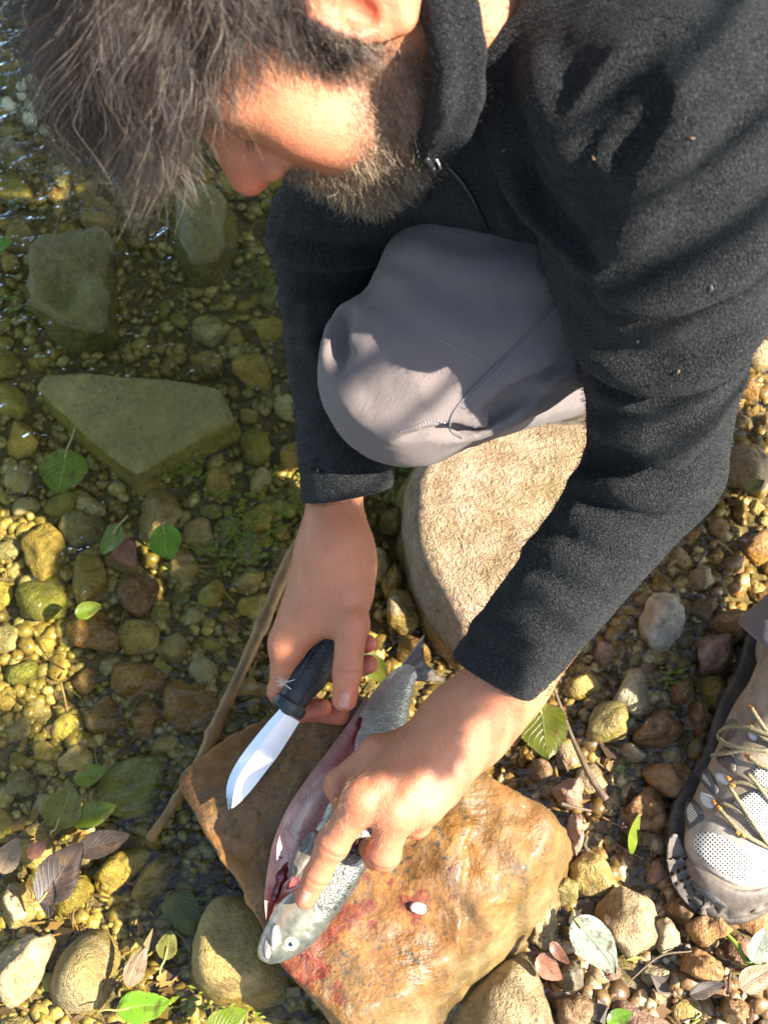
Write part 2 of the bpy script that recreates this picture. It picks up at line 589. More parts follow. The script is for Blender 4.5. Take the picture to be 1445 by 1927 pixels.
def mat_water():
    m, t, b = new_mat("shallow_water")
    t.nodes.remove(b)
    out = t.nodes['Material Output']
    co = nd(t, 'NewGeometry').outputs['Position']
    st = nd(t, 'Mapping', {'Vector': co, 'Scale': (1.0, 1.7, 1.0), 'Rotation': (0, 0, 0.35)}).outputs[0]
    h = mth(t, 'ADD', mth(t, 'MULTIPLY', noise(t, st, 22, 3, 0.5, 1.2), 1.0), mth(t, 'MULTIPLY', noise(t, st, 75, 2, 0.5, 0.8), 0.35))
    nrm = bump(t, h, 0.6, 0.006)
    fr = nd(t, 'Fresnel', {'IOR': 1.33, 'Normal': nrm}).outputs[0]
    tr = nd(t, 'BsdfTransparent', {'Color': (0.93, 0.91, 0.68, 1)})
    gl = nd(t, 'BsdfGlossy', {'Color': (1, 1, 1, 1), 'Roughness': 0.03, 'Normal': nrm})
    mx = nd(t, 'MixShader', {0: mth(t, 'MULTIPLY', fr, 1.0, clamp=True), 1: tr.outputs[0], 2: gl.outputs[0]})
    t.links.new(mx.outputs[0], out.inputs[0])
    return m

def mat_skin():
    m, t, b = new_mat("skin")
    co = ocoord(t)
    n1 = noise(t, co, 45, 4, 0.6)
    n2 = noise(t, co, 900, 2, 0.6)
    cell = vor(t, co, 620, 'DISTANCE_TO_EDGE')
    bl = oattr(t, 'blush', 'GEOMETRY')
    c = mixc(t, ramp(t, n1, [(0.35, 0.0), (0.7, 1.0)]), (0.42, 0.165, 0.078), (0.50, 0.215, 0.108))
    c = mixc(t, ramp(t, noise(t, co, 130, 4, 0.65), [(0.40, 0.0), (0.68, 0.55)]), c, (0.50, 0.165, 0.085))
    c = mixc(t, ramp(t, noise(t, co, 420, 3, 0.6), [(0.60, 0.0), (0.75, 0.35)]), c, (0.36, 0.13, 0.065))
    c = mixc(t, mth(t, 'MULTIPLY', bl, 0.85), c, (0.54, 0.105, 0.055))
    c = mixc(t, mth(t, 'MULTIPLY', oattr(t, 'crease', 'GEOMETRY'), 0.35), c, (0.30, 0.085, 0.045))
    st = oattr(t, 'stubble', 'GEOMETRY')
    c = mixc(t, mth(t, 'MULTIPLY', st, 0.6), c, (0.16, 0.10, 0.065))
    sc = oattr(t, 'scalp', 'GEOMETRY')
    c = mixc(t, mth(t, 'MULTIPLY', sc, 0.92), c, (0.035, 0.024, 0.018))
    t.links.new(c, b.inputs['Base Color'])
    b.inputs['Roughness'].default_value = 0.48
    b.inputs['Specular IOR Level'].default_value = 0.45
    b.inputs['Subsurface Weight'].default_value = 0.18
    b.inputs['Subsurface Radius'].default_value = (0.010, 0.0035, 0.0018)
    b.inputs['Subsurface Scale'].default_value = 0.6
    wr = oattr(t, 'crease', 'GEOMETRY')
    hh = mth(t, 'ADD', mth(t, 'MULTIPLY', cell, 0.30), mth(t, 'MULTIPLY', n2, 0.35))
    hh = mth(t, 'ADD', hh, mth(t, 'MULTIPLY', noise(t, co, 160, 3, 0.6), 0.6))
    hh = mth(t, 'SUBTRACT', hh, mth(t, 'MULTIPLY', wr, 0.45))
    t.links.new(bump(t, hh, 0.8, 0.0017), b.inputs['Normal'])
    return m

def mat_nail():
    m, t, b = new_mat("fingernail")
    b.inputs['Base Color'].default_value = (0.48, 0.23, 0.165, 1)
    b.inputs['Roughness'].default_value = 0.25
    b.inputs['Subsurface Weight'].default_value = 0.2
    b.inputs['Subsurface Radius'].default_value = (0.004, 0.002, 0.001)
    return m

def mat_hair(name, mel, col=(0.02, 0.014, 0.010), rough=0.35, grey=0.0, light=(0.5, 0.45, 0.38)):
    m, t, b = new_mat(name)
    rnd = nd(t, 'HairInfo').outputs['Random'] if hasattr(bpy.types, 'ShaderNodeHairInfo') else 0.5
    f = ramp(t, rnd, [(1.0 - grey - 0.02, 0.0), (1.0 - grey + 0.02, 1.0)]) if grey > 0 else 0.0
    c = mixc(t, f, mixc(t, rnd, col, tuple(x * 1.9 for x in col)), light)
    t.links.new(c, b.inputs['Base Color'])
    b.inputs['Roughness'].default_value = rough
    b.inputs['Specular IOR Level'].default_value = 0.5
    b.inputs['Sheen Weight'].default_value = 0.0
    return m

def mat_fleece():
    m, t, b = new_mat("black_fleece")
    co = ocoord(t)
    n1 = noise(t, co, 640, 3, 0.65, 0.4)
    n2 = noise(t, co, 1100, 2, 0.6)
    n3 = noise(t, co, 12, 3)
    c = mixc(t, ramp(t, n1, [(0.47, 0.0), (0.68, 1.0)]), (0.0008, 0.0010, 0.0011), (0.038, 0.0415, 0.044))  # pale nub tips, black valleys: sunlit sparkle and shade put into the colour
    c = mixc(t, mth(t, 'MULTIPLY', n3, 0.4), c, (0.004, 0.0043, 0.0044))
    t.links.new(c, b.inputs['Base Color'])
    b.inputs['Roughness'].default_value = 0.75
    b.inputs['Specular IOR Level'].default_value = 0.25
    b.inputs['Sheen Weight'].default_value = 0.05
    b.inputs['Sheen Roughness'].default_value = 0.45
    b.inputs['Sheen Tint'].default_value = (0.72, 0.82, 0.84, 1)
    nub = vor(t, nd(t, 'VectorMath', {0: co, 1: nd(t, 'VectorMath', {0: nd(t, 'TexNoise', {'Vector': co, 'Scale': 300.0}).outputs[1], 3: 0.004}, operation='SCALE').outputs[0]}, operation='ADD').outputs[0], 820)
    hh = mth(t, 'ADD', mth(t, 'ADD', mth(t, 'MULTIPLY', n1, 0.8), mth(t, 'MULTIPLY', n2, 0.3)), mth(t, 'MULTIPLY', nub, -0.9))
    t.links.new(bump(t, hh, 1.0, 0.0016), b.inputs['Normal'])
    return m

def mat_trouser():
    m, t, b = new_mat("grey_trouser_cloth")
    co = ocoord(t)
    w1 = nd(t, 'TexWave', {'Vector': co, 'Scale': 620.0, 'Distortion': 0.8}, bands_direction='DIAGONAL').outputs['Fac']
    n1 = noise(t, co, 14, 4, 0.6)
    n2 = noise(t, co, 600, 2)
    brown_tone = oattr(t, 'brown_tone', 'GEOMETRY')
    c = mixc(t, n1, (0.140, 0.112, 0.104), (0.195, 0.163, 0.154))
    c = mixc(t, mth(t, 'MULTIPLY', brown_tone, ramp(t, n1, [(0.35, 0.1), (0.65, 0.9)])), c, (0.16, 0.115, 0.095))
    c = mixc(t, mth(t, 'MULTIPLY', n2, 0.35), c, (0.095, 0.085, 0.088))
    t.links.new(c, b.inputs['Base Color'])
    b.inputs['Roughness'].default_value = 0.72
    b.inputs['Specular IOR Level'].default_value = 0.3
    b.inputs['Sheen Weight'].default_value = 0.12
    hh = mth(t, 'ADD', mth(t, 'MULTIPLY', w1, 0.4), mth(t, 'MULTIPLY', n2, 0.6))
    hh = mth(t, 'ADD', hh, mth(t, 'MULTIPLY', noise(t, nd(t, 'Mapping', {'Vector': co, 'Scale': (1, 1, .4), 'Rotation': (.5, .3, .6)}).outputs[0], 55, 4, 0.6, 0.8), 3.0))
    t.links.new(bump(t, hh, 0.5, 0.0016), b.inputs['Normal'])
    return m

def mat_plain(name, col, rough=0.6, metal=0.0, spec=0.5, coat=0.0, nscale=0, ncol=None, bmp=0.0, bscale=300, bdist=0.001, sss=0.0):
    m, t, b = new_mat(name)
    co = ocoord(t)
    if nscale:
        c = mixc(t, ramp(t, noise(t, co, nscale, 4, 0.6), [(0.35, 0.0), (0.65, 1.0)]), col, ncol)
        t.links.new(c, b.inputs['Base Color'])
    else:
        b.inputs['Base Color'].default_value = (*col, 1)
    b.inputs['Roughness'].default_value = rough
    b.inputs['Metallic'].default_value = metal
    b.inputs['Specular IOR Level'].default_value = spec
    b.inputs['Coat Weight'].default_value = coat
    b.inputs['Coat Roughness'].default_value = 0.1
    if sss:
        b.inputs['Subsurface Weight'].default_value = sss
        b.inputs['Subsurface Radius'].default_value = (0.006, 0.003, 0.002)
    if bmp:
        t.links.new(bump(t, noise(t, co, bscale, 4, 0.6), bmp, bdist), b.inputs['Normal'])
    return m

def mat_leaf(name, a, bb, vein, rough=0.4, dead=0.0):
    """leaf: 'u' runs along the midrib, 'v' across it"""
    m, t, b = new_mat(name)
    u = oattr(t, 'u', 'GEOMETRY'); v = oattr(t, 'v', 'GEOMETRY')
    co = ocoord(t)
    n1 = noise(t, co, 60, 4, 0.6)
    av = mth(t, 'ABSOLUTE', v)
    ph = mth(t, 'FRACT', mth(t, 'MULTIPLY', mth(t, 'SUBTRACT', u, mth(t, 'MULTIPLY', av, 0.45)), 8.0))
    side = ramp(t, mth(t, 'ABSOLUTE', mth(t, 'SUBTRACT', ph, 0.5)), [(0.03, 1.0), (0.14, 0.0)])
    mid = ramp(t, av, [(0.015, 1.0), (0.05, 0.0)])
    vn = mth(t, 'MAXIMUM', mth(t, 'MULTIPLY', side, 0.28), mth(t, 'MULTIPLY', mid, 0.8))
    c = mixc(t, ramp(t, n1, [(0.35, 0.0), (0.65, 1.0)]), a, bb)
    c = mixc(t, vn, c, vein)
    c = mixc(t, mth(t, 'MULTIPLY', ramp(t, noise(t, co, 130, 3), [(0.54, 0.0), (0.68, 1.0)]), 0.75), c, (0.09, 0.05, 0.015))
    t.links.new(c, b.inputs['Base Color'])
    b.inputs['Roughness'].default_value = rough
    b.inputs['Subsurface Weight'].default_value = 0.0
    t.links.new(bump(t, mth(t, 'SUBTRACT', mth(t, 'MULTIPLY', n1, 0.4), vn), 0.6, 0.0016), b.inputs['Normal'])
    # light through the blade
    out = t.nodes['Material Output']
    tl = nd(t, 'BsdfTranslucent', {'Color': mixc(t, 0.5, c, (0.25, 0.32, 0.02))})
    mx = nd(t, 'MixShader', {0: 0.25 if not dead else 0.08, 1: b.outputs[0], 2: tl.outputs[0]})
    t.links.new(mx.outputs[0], out.inputs[0])
    return m

def mat_fish():
    m, t, b = new_mat("trout_skin")
    co = ocoord(t)
    back = oattr(t, 'back', 'GEOMETRY')     # 0 belly .. 1 back
    head = oattr(t, 'head', 'GEOMETRY')
    meat = oattr(t, 'meat', 'GEOMETRY')
    belly = ramp(t, back, [(0.0, (0.50, 0.46, 0.38)), (0.30, (0.24, 0.235, 0.15)), (0.58, (0.16, 0.155, 0.105)), (0.8, (0.085, 0.085, 0.062)), (1.0, (0.05, 0.055, 0.05))])
    n1 = noise(t, co, 70, 4, 0.6)
    c = mixc(t, ramp(t, n1, [(0.35, 0.5), (0.6, 0.0)]), belly, mixc(t, 1.0, belly, (0.55, 0.55, 0.45), 'MULTIPLY'))
    scale = vor(t, co, 520, 'F1', 'Distance')
    spots = vor(t, co, 150, 'F1', 'Distance')
    sm = mth(t, 'MULTIPLY', ramp(t, spots, [(0.26, 1.0), (0.38, 0.0)]), ramp(t, mth(t, 'ADD', back, mth(t, 'MULTIPLY', mth(t, 'SUBTRACT', noise(t, co, 60, 3), 0.5), 0.5)), [(0.42, 0.0), (0.66, 1.0)]))
    sm = mth(t, 'MULTIPLY', sm, mth(t, 'SUBTRACT', 1.0, mth(t, 'MULTIPLY', head, 0.8)))
    c = mixc(t, sm, c, (0.012, 0.013, 0.012))
    hc = mixc(t, ramp(t, noise(t, co, 110, 4, 0.65), [(0.35, 0.0), (0.65, 1.0)]), (0.085, 0.092, 0.060), (0.23, 0.215, 0.155))
    hc = mixc(t, ramp(t, back, [(0.2, 0.5), (0.5, 0.0)]), hc, (0.46, 0.32, 0.24))
    hc = mixc(t, ramp(t, back, [(0.7, 0.0), (0.95, 0.75)]), hc, (0.055, 0.06, 0.05))
    c = mixc(t, head, c, hc)
    mc = mixc(t, ramp(t, noise(t, co, 90, 4, 0.7), [(0.35, 0.0), (0.65, 1.0)]), (0.16, 0.012, 0.012), (0.42, 0.10, 0.08))
    c = mixc(t, meat, c, mc)
    t.links.new(c, b.inputs['Base Color'])
    b.inputs['Roughness'].default_value = 0.30
    t.links.new(mth(t, 'MULTIPLY', mth(t, 'SUBTRACT', 1.0, meat), 0.28), b.inputs['Metallic'])
    b.inputs['Coat Weight'].default_value = 0.6
    b.inputs['Coat Roughness'].default_value = 0.12
    hh = mth(t, 'ADD', mth(t, 'MULTIPLY', scale, mth(t, 'SUBTRACT', 1.0, head)), mth(t, 'MULTIPLY', n1, 0.6))
    t.links.new(bump(t, hh, 0.5, 0.0012), b.inputs['Normal'])
    return m

def mat_flesh():
    m, t, b = new_mat("trout_belly_lining")
    co = ocoord(t)
    rim = oattr(t, 'rim', 'GEOMETRY')
    red = oattr(t, 'red', 'GEOMETRY')
    n1 = noise(t, co, 32, 4, 0.6, 0.8)
    c = mixc(t, ramp(t, n1, [(0.35, 0.0), (0.68, 1.0)]), (0.66, 0.33, 0.26), (0.78, 0.54, 0.42))
    vein = ramp(t, mth(t, 'ABSOLUTE', mth(t, 'SUBTRACT', noise(t, co, 26, 3, 0.6, 1.5), 0.5)), [(0.004, 0.45), (0.022, 0.0)])
    c = mixc(t, vein, c, (0.42, 0.18, 0.15))
    c = mixc(t, mth(t, 'MULTIPLY', red, ramp(t, noise(t, co, 60, 4, 0.7), [(0.30, 0.35), (0.6, 1.0)])), c, (0.50, 0.03, 0.025))
    c = mixc(t, mth(t, 'MULTIPLY', rim, .7), c, (0.62, 0.46, 0.38))
    t.links.new(c, b.inputs['Base Color'])
    b.inputs['Roughness'].default_value = 0.3
    b.inputs['Coat Weight'].default_value = 0.25
    b.inputs['Coat Roughness'].default_value = 0.1
    b.inputs['Subsurface Weight'].default_value = 0.2
    b.inputs['Subsurface Radius'].default_value = (0.006, 0.002, 0.0015)
    t.links.new(bump(t, mth(t, 'SUBTRACT', n1, vein), 0.35, 0.003), b.inputs['Normal'])
    return m

def mat_blade(name, col, rough):
    m, t, b = new_mat(name)
    co = ocoord(t)
    n = noise(t, nd(t, 'Mapping', {'Vector': co, 'Scale': (60, 900, 60), 'Rotation': (0, 0, 0.56)}).outputs[0], 1.0, 3, 0.6)
    sm = noise(t, co, 90, 3, 0.6)
    b.inputs['Base Color'].default_value = (*col, 1)
    b.inputs['Metallic'].default_value = 1.0
    t.links.new(mth(t, 'ADD', rough, mth(t, 'MULTIPLY', mth(t, 'SUBTRACT', sm, 0.5), 0.25), clamp=True), b.inputs['Roughness'])
    t.links.new(bump(t, n, 0.05, 0.0005), b.inputs['Normal'])
    return m

def mat_mesh_panel():
    m, t, b = new_mat("white_mesh_fabric")
    co = oattr(t, 'fab', 'GEOMETRY', 'Vector')
    rot = nd(t, 'Mapping', {'Vector': co, 'Rotation': (0, 0, rad(45)), 'Scale': (380, 380, 380)}).outputs[0]
    s = nd(t, 'SeparateXYZ', {0: rot})
    fx = mth(t, 'ABSOLUTE', mth(t, 'SUBTRACT', mth(t, 'FRACT', s.outputs[0]), 0.5))
    fy = mth(t, 'ABSOLUTE', mth(t, 'SUBTRACT', mth(t, 'FRACT', s.outputs[1]), 0.5))
    hole = ramp(t, mth(t, 'MAXIMUM', fx, fy), [(0.24, 1.0), (0.30, 0.0)])
    c = mixc(t, hole, (0.62, 0.59, 0.52), (0.03, 0.028, 0.025))
    t.links.new(c, b.inputs['Base Color'])
    b.inputs['Roughness'].default_value = 0.7
    t.links.new(bump(t, mth(t, 'SUBTRACT', 1.0, hole), 0.8, 0.0012), b.inputs['Normal'])
    return m

M = dict(
    stone=mat_stone(), rock=mat_cut_rock(), bed=mat_bed(), water=mat_water(), skin=mat_skin(), nail=mat_nail(),
    gravel=mat_gravel("pebble_gravel", (0.10, 0.055, 0.02), (0.20, 0.115, 0.045), (0.30, 0.19, 0.085)),
    hair=mat_hair("dark_brown_hair", 0.8, (0.020, 0.012, 0.008), 0.36, 0.10, (0.22, 0.17, 0.13)),
    beard=mat_hair("beard_hair", 0.7, (0.060, 0.034, 0.018), 0.35, 0.30, (0.46, 0.34, 0.20)),
    fuzz=mat_hair("pale_arm_hair", 0.3, (0.36, 0.20, 0.10), 0.35),
    fleece=mat_fleece(), trouser=mat_trouser(),
    stitch=mat_plain("stitch_thread", (0.24, 0.22, 0.24), 0.7),
    seam=mat_plain("seam_cloth", (0.11, 0.10, 0.105), 0.8),
    black_plastic=mat_plain("black_plastic", (0.012, 0.012, 0.013), 0.35),
    white_print=mat_plain("white_reflective_print", (0.75, 0.75, 0.75), 0.4),
    handle=mat_plain("black_rubber_handle", (0.014, 0.016, 0.015), 0.5, bmp=0.3, bscale=700, bdist=0.0006),
    guard=mat_plain("dark_green_black_guard", (0.016, 0.022, 0.021), 0.42, bmp=0.2, bscale=500, bdist=0.0005),
    blade=mat_blade("brushed_steel", (0.80, 0.80, 0.80), 0.34),
    bevel=mat_blade("ground_steel_edge", (0.50, 0.53, 0.52), 0.22),
    fish=mat_fish(), flesh=mat_flesh(),
    gut=mat_plain("dark_red_innards", (0.13, 0.008, 0.009), 0.25, coat=0.8, nscale=120, ncol=(0.30, 0.03, 0.028), sss=0.1),
    fin=mat_plain("grey_fin", (0.13, 0.10, 0.075), 0.35, coat=0.5, nscale=90, ncol=(0.20, 0.17, 0.12), bmp=0.6, bscale=160, bdist=0.002),
    jaw=mat_plain("pale_jaw", (0.42, 0.34, 0.30), 0.3, coat=0.6, nscale=110, ncol=(0.30, 0.22, 0.19)),
    iris=mat_plain("pale_yellow_iris", (0.60, 0.56, 0.36), 0.15, metal=0.25, coat=1.0),
    ring=mat_plain("grey_eye_rim", (0.20, 0.20, 0.14), 0.2, metal=0.4, coat=0.8),
    pupil=mat_plain("black_pupil", (0.006, 0.009, 0.012), 0.06, coat=1.0),
    scrap=mat_plain("pale_fish_scrap", (0.62, 0.42, 0.38), 0.3, coat=0.6, sss=0.3),
    shoe=mat_plain("taupe_suede", (0.20, 0.155, 0.11), 0.85, nscale=60, ncol=(0.30, 0.24, 0.18), bmp=0.5, bscale=500, bdist=0.0008),
    rand=mat_plain("worn_dark_rubber_rand", (0.06, 0.048, 0.038), 0.6, nscale=45, ncol=(0.17, 0.135, 0.105), bmp=0.5, bscale=250, bdist=0.001),
    sole=mat_plain("muddy_black_sole", (0.028, 0.025, 0.022), 0.7, nscale=60, ncol=(0.09, 0.068, 0.045), bmp=0.6, bscale=200, bdist=0.002),
    shoe_grey=mat_plain("blue_grey_overlay", (0.05, 0.055, 0.062), 0.5, nscale=70, ncol=(0.09, 0.085, 0.08)),
    shoe_mesh=mat_mesh_panel(),
    shoe_light=mat_plain("pale_grey_nubuck", (0.36, 0.32, 0.26), 0.75, nscale=60, ncol=(0.26, 0.22, 0.175), bmp=0.4, bscale=500, bdist=0.0006),
    lace=mat_plain("khaki_lace", (0.34, 0.28, 0.15), 0.7, nscale=900, ncol=(0.08, 0.07, 0.04)),
    orange=mat_plain("orange_lace_fleck", (0.42, 0.17, 0.03), 0.6),  # browner round the knee and along the lower thigh
    loop=mat_plain("pale_grey_lace_loop", (0.50, 0.50, 0.47), 0.45),
    green=mat_leaf("green_leaf", (0.115, 0.16, 0.008), (0.17, 0.22, 0.014), (0.24, 0.33, 0.06), 0.35),
    bright=mat_leaf("bright_green_leaf", (0.11, 0.24, 0.012), (0.17, 0.33, 0.02), (0.30, 0.45, 0.07), 0.28),
    olive=mat_leaf("olive_brown_leaf", (0.13, 0.13, 0.018), (0.20, 0.18, 0.035), (0.28, 0.26, 0.08), 0.45),
    darkleaf=mat_leaf("dark_green_leaf", (0.055, 0.072, 0.006), (0.11, 0.115, 0.010), (0.15, 0.16, 0.03), 0.35),
    brown=mat_leaf("dark_brown_leaf", (0.022, 0.014, 0.010), (0.05, 0.032, 0.022), (0.10, 0.065, 0.045), 0.5, 1.0),
    russet=mat_leaf("russet_leaf", (0.20, 0.075, 0.035), (0.32, 0.15, 0.09), (0.14, 0.05, 0.03), 0.35, 1.0),
    grey=mat_leaf("grey_green_leaf", (0.22, 0.25, 0.18), (0.36, 0.38, 0.30), (0.14, 0.20, 0.08), 0.2),
    tan=mat_leaf("tan_dead_leaf", (0.20, 0.13, 0.075), (0.34, 0.24, 0.14), (0.12, 0.08, 0.05), 0.55, 1.0),
    stick=mat_plain("wet_brown_stick", (0.30, 0.155, 0.035), 0.6, coat=0.08, nscale=40, ncol=(0.15, 0.075, 0.02), bmp=0.7, bscale=60, bdist=0.004),
    twig=mat_plain("dark_twig", (0.07, 0.045, 0.025), 0.6, nscale=60, ncol=(0.13, 0.09, 0.05), bmp=0.5, bscale=120, bdist=0.002),
    bark=mat_plain("tree_bark", (0.09, 0.07, 0.05), 0.9, nscale=12, ncol=(0.16, 0.13, 0.10), bmp=1.0, bscale=25, bdist=0.02),
    moss=mat_plain("green_water_moss", (0.09, 0.13, 0.010), 0.5, nscale=50, ncol=(0.17, 0.22, 0.015)),
    lichen=mat_plain("pale_lichen", (0.40, 0.42, 0.22), 0.9, nscale=80, ncol=(0.55, 0.56, 0.36), bmp=1.0, bscale=180, bdist=0.004),
    fluff=mat_plain("white_seed_fluff", (0.80, 0.76, 0.66), 0.6),
)
# ================================================================== stream bed, water
WATER_Z = 0.024

def sst(a, b, x):
    t = np.clip((x - a) / (b - a), 0, 1)
    return t * t * (3 - 2 * t)

def bed_z(x, y):
    x = np.asarray(x, float); y = np.asarray(y, float)
    z = -0.018 + 0.030 * sst(-0.02, 0.22, x)
    z = z + 0.034 * sst(0.22, 0.02, y + 0.55 * (x + 0.30)) * sst(0.05, -0.2, x)
    z = z + 0.012 * sst(0.2, 0.05, y) * sst(-0.05, 0.2, x)
    far = sst(1.0, 3.0, np.hypot(x, y - 0.5))
    p = np.stack([x * 9, y * 9, x * 0], -1)
    z = z + 0.006 * fbm(p, 3, 5) + far * (0.02 + 0.08 * vnoise(p * 0.15, 9))
    z = z + far * 0.25 * sst(1.5, 6.0, np.abs(x))
    return z

def build_bed():
    ax = np.concatenate([-np.geomspace(14, 0.75, 16), np.arange(-0.70, 0.701, 0.009), np.geomspace(0.75, 14, 16)])
    ay = np.concatenate([-np.geomspace(14, 0.28, 16), np.arange(-0.25, 1.601, 0.009), np.geomspace(1.65, 16, 16)])
    X, Y = np.meshgrid(ax, ay, indexing='ij')
    Z = bed_z(X, Y)
    V = np.stack([X, Y, Z], -1).reshape(-1, 3)
    F = np.array(grid_faces(len(ax), len(ay)), dtype=np.int32)
    tag(part("stream_bed", V, F, M['bed']), kind='structure')
    ax = np.linspace(-4.0, 0.55, 30); ay = np.linspace(-3, 5, 40)
    X, Y = np.meshgrid(ax, ay, indexing='ij')
    V = np.stack([X, Y, np.full_like(X, WATER_Z)], -1).reshape(-1, 3)
    tag(part("stream_water", V, np.array(grid_faces(30, 40), dtype=np.int32), M['water']), kind='structure')
build_bed()

# ================================================================== stone shapes
def ico(sub):
    bm = bmesh.new()
    bmesh.ops.create_icosphere(bm, subdivisions=sub, radius=1)
    V = np.array([v.co[:] for v in bm.verts]); F = np.array([[v.index for v in f.verts] for f in bm.faces], dtype=np.int32)
    bm.free()
    return V, F
ICO1, ICO2, ICO3, ICO4 = ico(1), ico(2), ico(3), ico(4)

def stone_verts(base, seed, sharp=0.5, rough=0.03):
    """a stone inside the unit box: planes cut off a ball, softened, with a rough skin"""
    r0 = np.random.default_rng(seed)
    n = base
    m = r0.normal(size=(11, 3)); m /= np.linalg.norm(m, axis=1)[:, None]
    dist = r0.uniform(0.62, 0.98, 11)
    e = 6 + 26 * sharp
    den = np.maximum(n @ m.T, 1e-3) / dist
    r = 1.0 / ((den ** e).sum(1) + 1.02 ** -e * 0.5) ** (1 / e)
    v = n * r[:, None]
    v = v * (1 + rough * 1.6 * fbm(n * 1.7 + seed * 3.7, 3, seed) + rough * 0.8 * vnoise(n * 4.3 + seed, seed) + rough * 0.35 * vnoise(n * 10 + seed, seed))[:, None]
    lo, hi = v.min(0), v.max(0)
    return (v - (lo + hi) / 2) / ((hi - lo) / 2)

PROTO = {}
def stone_mesh(kind, seed, hi=False):
    key = (kind, seed, hi)
    if key not in PROTO:
        sharp, rough = {'round': (0.05, 0.05), 'pebble': (0.30, 0.07), 'angular': (0.85, 0.085), 'slab': (0.9, 0.06)}[kind]
        base = ICO4 if hi else ICO3
        me = make_mesh("stone", stone_verts(base[0], seed, sharp, rough), base[1])
        me.materials.append(M['stone'])
        PROTO[key] = me
    return PROTO[key]

def bake_mesh(me, S, rz, tilt=(0, 0)):
    """a copy of the shape at true size, so that its texture keeps true scale"""
    m2 = me.copy()
    m2.transform(Matrix.Rotation(rz, 4, 'Z') @ Matrix.Rotation(tilt[0], 4, 'X') @ Matrix.Rotation(tilt[1], 4, 'Y') @ Matrix.Diagonal((*S, 1)))
    return m2

TINTS = dict(olive=(0.30, 0.25, 0.055), gold=(0.40, 0.29, 0.075), brown=(0.22, 0.125, 0.050), orange=(0.34, 0.17, 0.05), tan=(0.40, 0.30, 0.16),
             pale=(0.48, 0.42, 0.27), white=(0.66, 0.60, 0.47), red=(0.20, 0.085, 0.05), pink=(0.42, 0.25, 0.18), grey=(0.27, 0.24, 0.16), sand=(0.47, 0.335, 0.245), moss=(0.15, 0.125, 0.03), dark=(0.07, 0.055, 0.035), green=(0.15, 0.16, 0.025))

def stone(label, px, py, w, h, ang, ht, tint, kind='pebble', seed=1, moss=0.0, wet=0.5, grain=0.2, sink=0.45, tilt=(0, 0), name="stone", z=None, group=None, hi=True):
    c = PZ(px, py, 0.02)
    b = float(bed_z(c[0], c[1])) if z is None else z
    c = PZ(px, py, b + ht * 0.7)
    s = depth_at(px, py, b + ht * 0.7) / FPX
    S = (w / 2 * s, h / 2 * s / 0.93, ht * (1 + sink) / 2)
    me = bake_mesh(stone_mesh(kind, seed, hi), S, rad(ang), tilt)
    o = bpy.data.objects.new(name, me)
    COL.objects.link(o)
    o.location = (c[0], c[1], b + ht - S[2])
    o['tint'] = [float(q) for q in TINTS[tint]]
    o['moss'] = float(moss); o['wet'] = float(wet); o['grain'] = float(grain)
    tag(o, label, "stone" if name != "pebble" else "pebble", group)
    STONES.append((c[0], c[1], max(S[0], S[1]), min(S[0], S[1])))
    return o
STONES = []

# ------------------------------------------------------------------ boulders given by their outline
def hull_stone(name, label, outline, ztop, zbot, tint, spread=0.0, spreads=None, rnd=0.012, namp=0.004, nfreq=18, seed=3, moss=0.0, wet=0.4, grain=0.2,
               h=0.006, tilt=(0, 0), mat=None, extra=None, dome=0.0):
    pts = np.array([PZ(x, y, ztop)[:2] for x, y in outline])
    cen = pts.mean(0)
    area = 0.5 * np.sum(pts[:, 0] * np.roll(pts[:, 1], -1) - pts[:, 1] * np.roll(pts[:, 0], -1))
    spreads = [spread] * len(pts) if spreads is None else list(spreads)
    if area < 0:
        pts = pts[::-1]; spreads = [spreads[(len(pts) - 2 - i) % len(pts)] for i in range(len(pts))]
    planes = []
    for i in range(len(pts)):
        a, b = pts[i], pts[(i + 1) % len(pts)]
        e = b - a; n2 = np.array([e[1], -e[0]]) / (np.linalg.norm(e) + 1e-9)
        n = np.array([n2[0], n2[1], spreads[i]]); n /= np.linalg.norm(n)
        planes.append((n, n @ np.array([a[0], a[1], ztop])))
    def f(p):
        q = p + namp * np.stack([fbm(p * nfreq, 3, seed), fbm(p * nfreq + 9, 3, seed + 7), fbm(p * nfreq + 5, 3, seed + 3)], 1)
        tx = ztop + tilt[0] * (q[:, 0] - cen[0]) + tilt[1] * (q[:, 1] - cen[1])
        if dome: tx = tx - dome * ((q[:, 0] - cen[0]) ** 2 + (q[:, 1] - cen[1]) ** 2)
        d = q[:, 2] - tx
        for n, o in planes: d = smax(d, q @ n - o, rnd)
        d = smax(d, zbot - q[:, 2], rnd)
        if extra is not None: d = extra(q, d)
        return d
    R_ = np.linalg.norm(pts - cen, axis=1).max() + 0.03 + max(max(spreads), 0) * (ztop - zbot)
    lo = (cen[0] - R_, cen[1] - R_, zbot - 0.02); hi = (cen[0] + R_, cen[1] + R_, ztop + 0.05)
    V, F = sdf_mesh(f, lo, hi, h, 1)
    org = np.array([cen[0], cen[1], zbot])
    o = part(name, V, F, mat or M['stone'], org=org)
    o['tint'] = [float(q) for q in TINTS[tint]]
    o['moss'] = float(moss); o['wet'] = float(wet); o['grain'] = float(grain)
    tag(o, label, "rock")
    STONES.append((cen[0], cen[1], R_ * 0.85, R_ * 0.6))
    return o, V, f

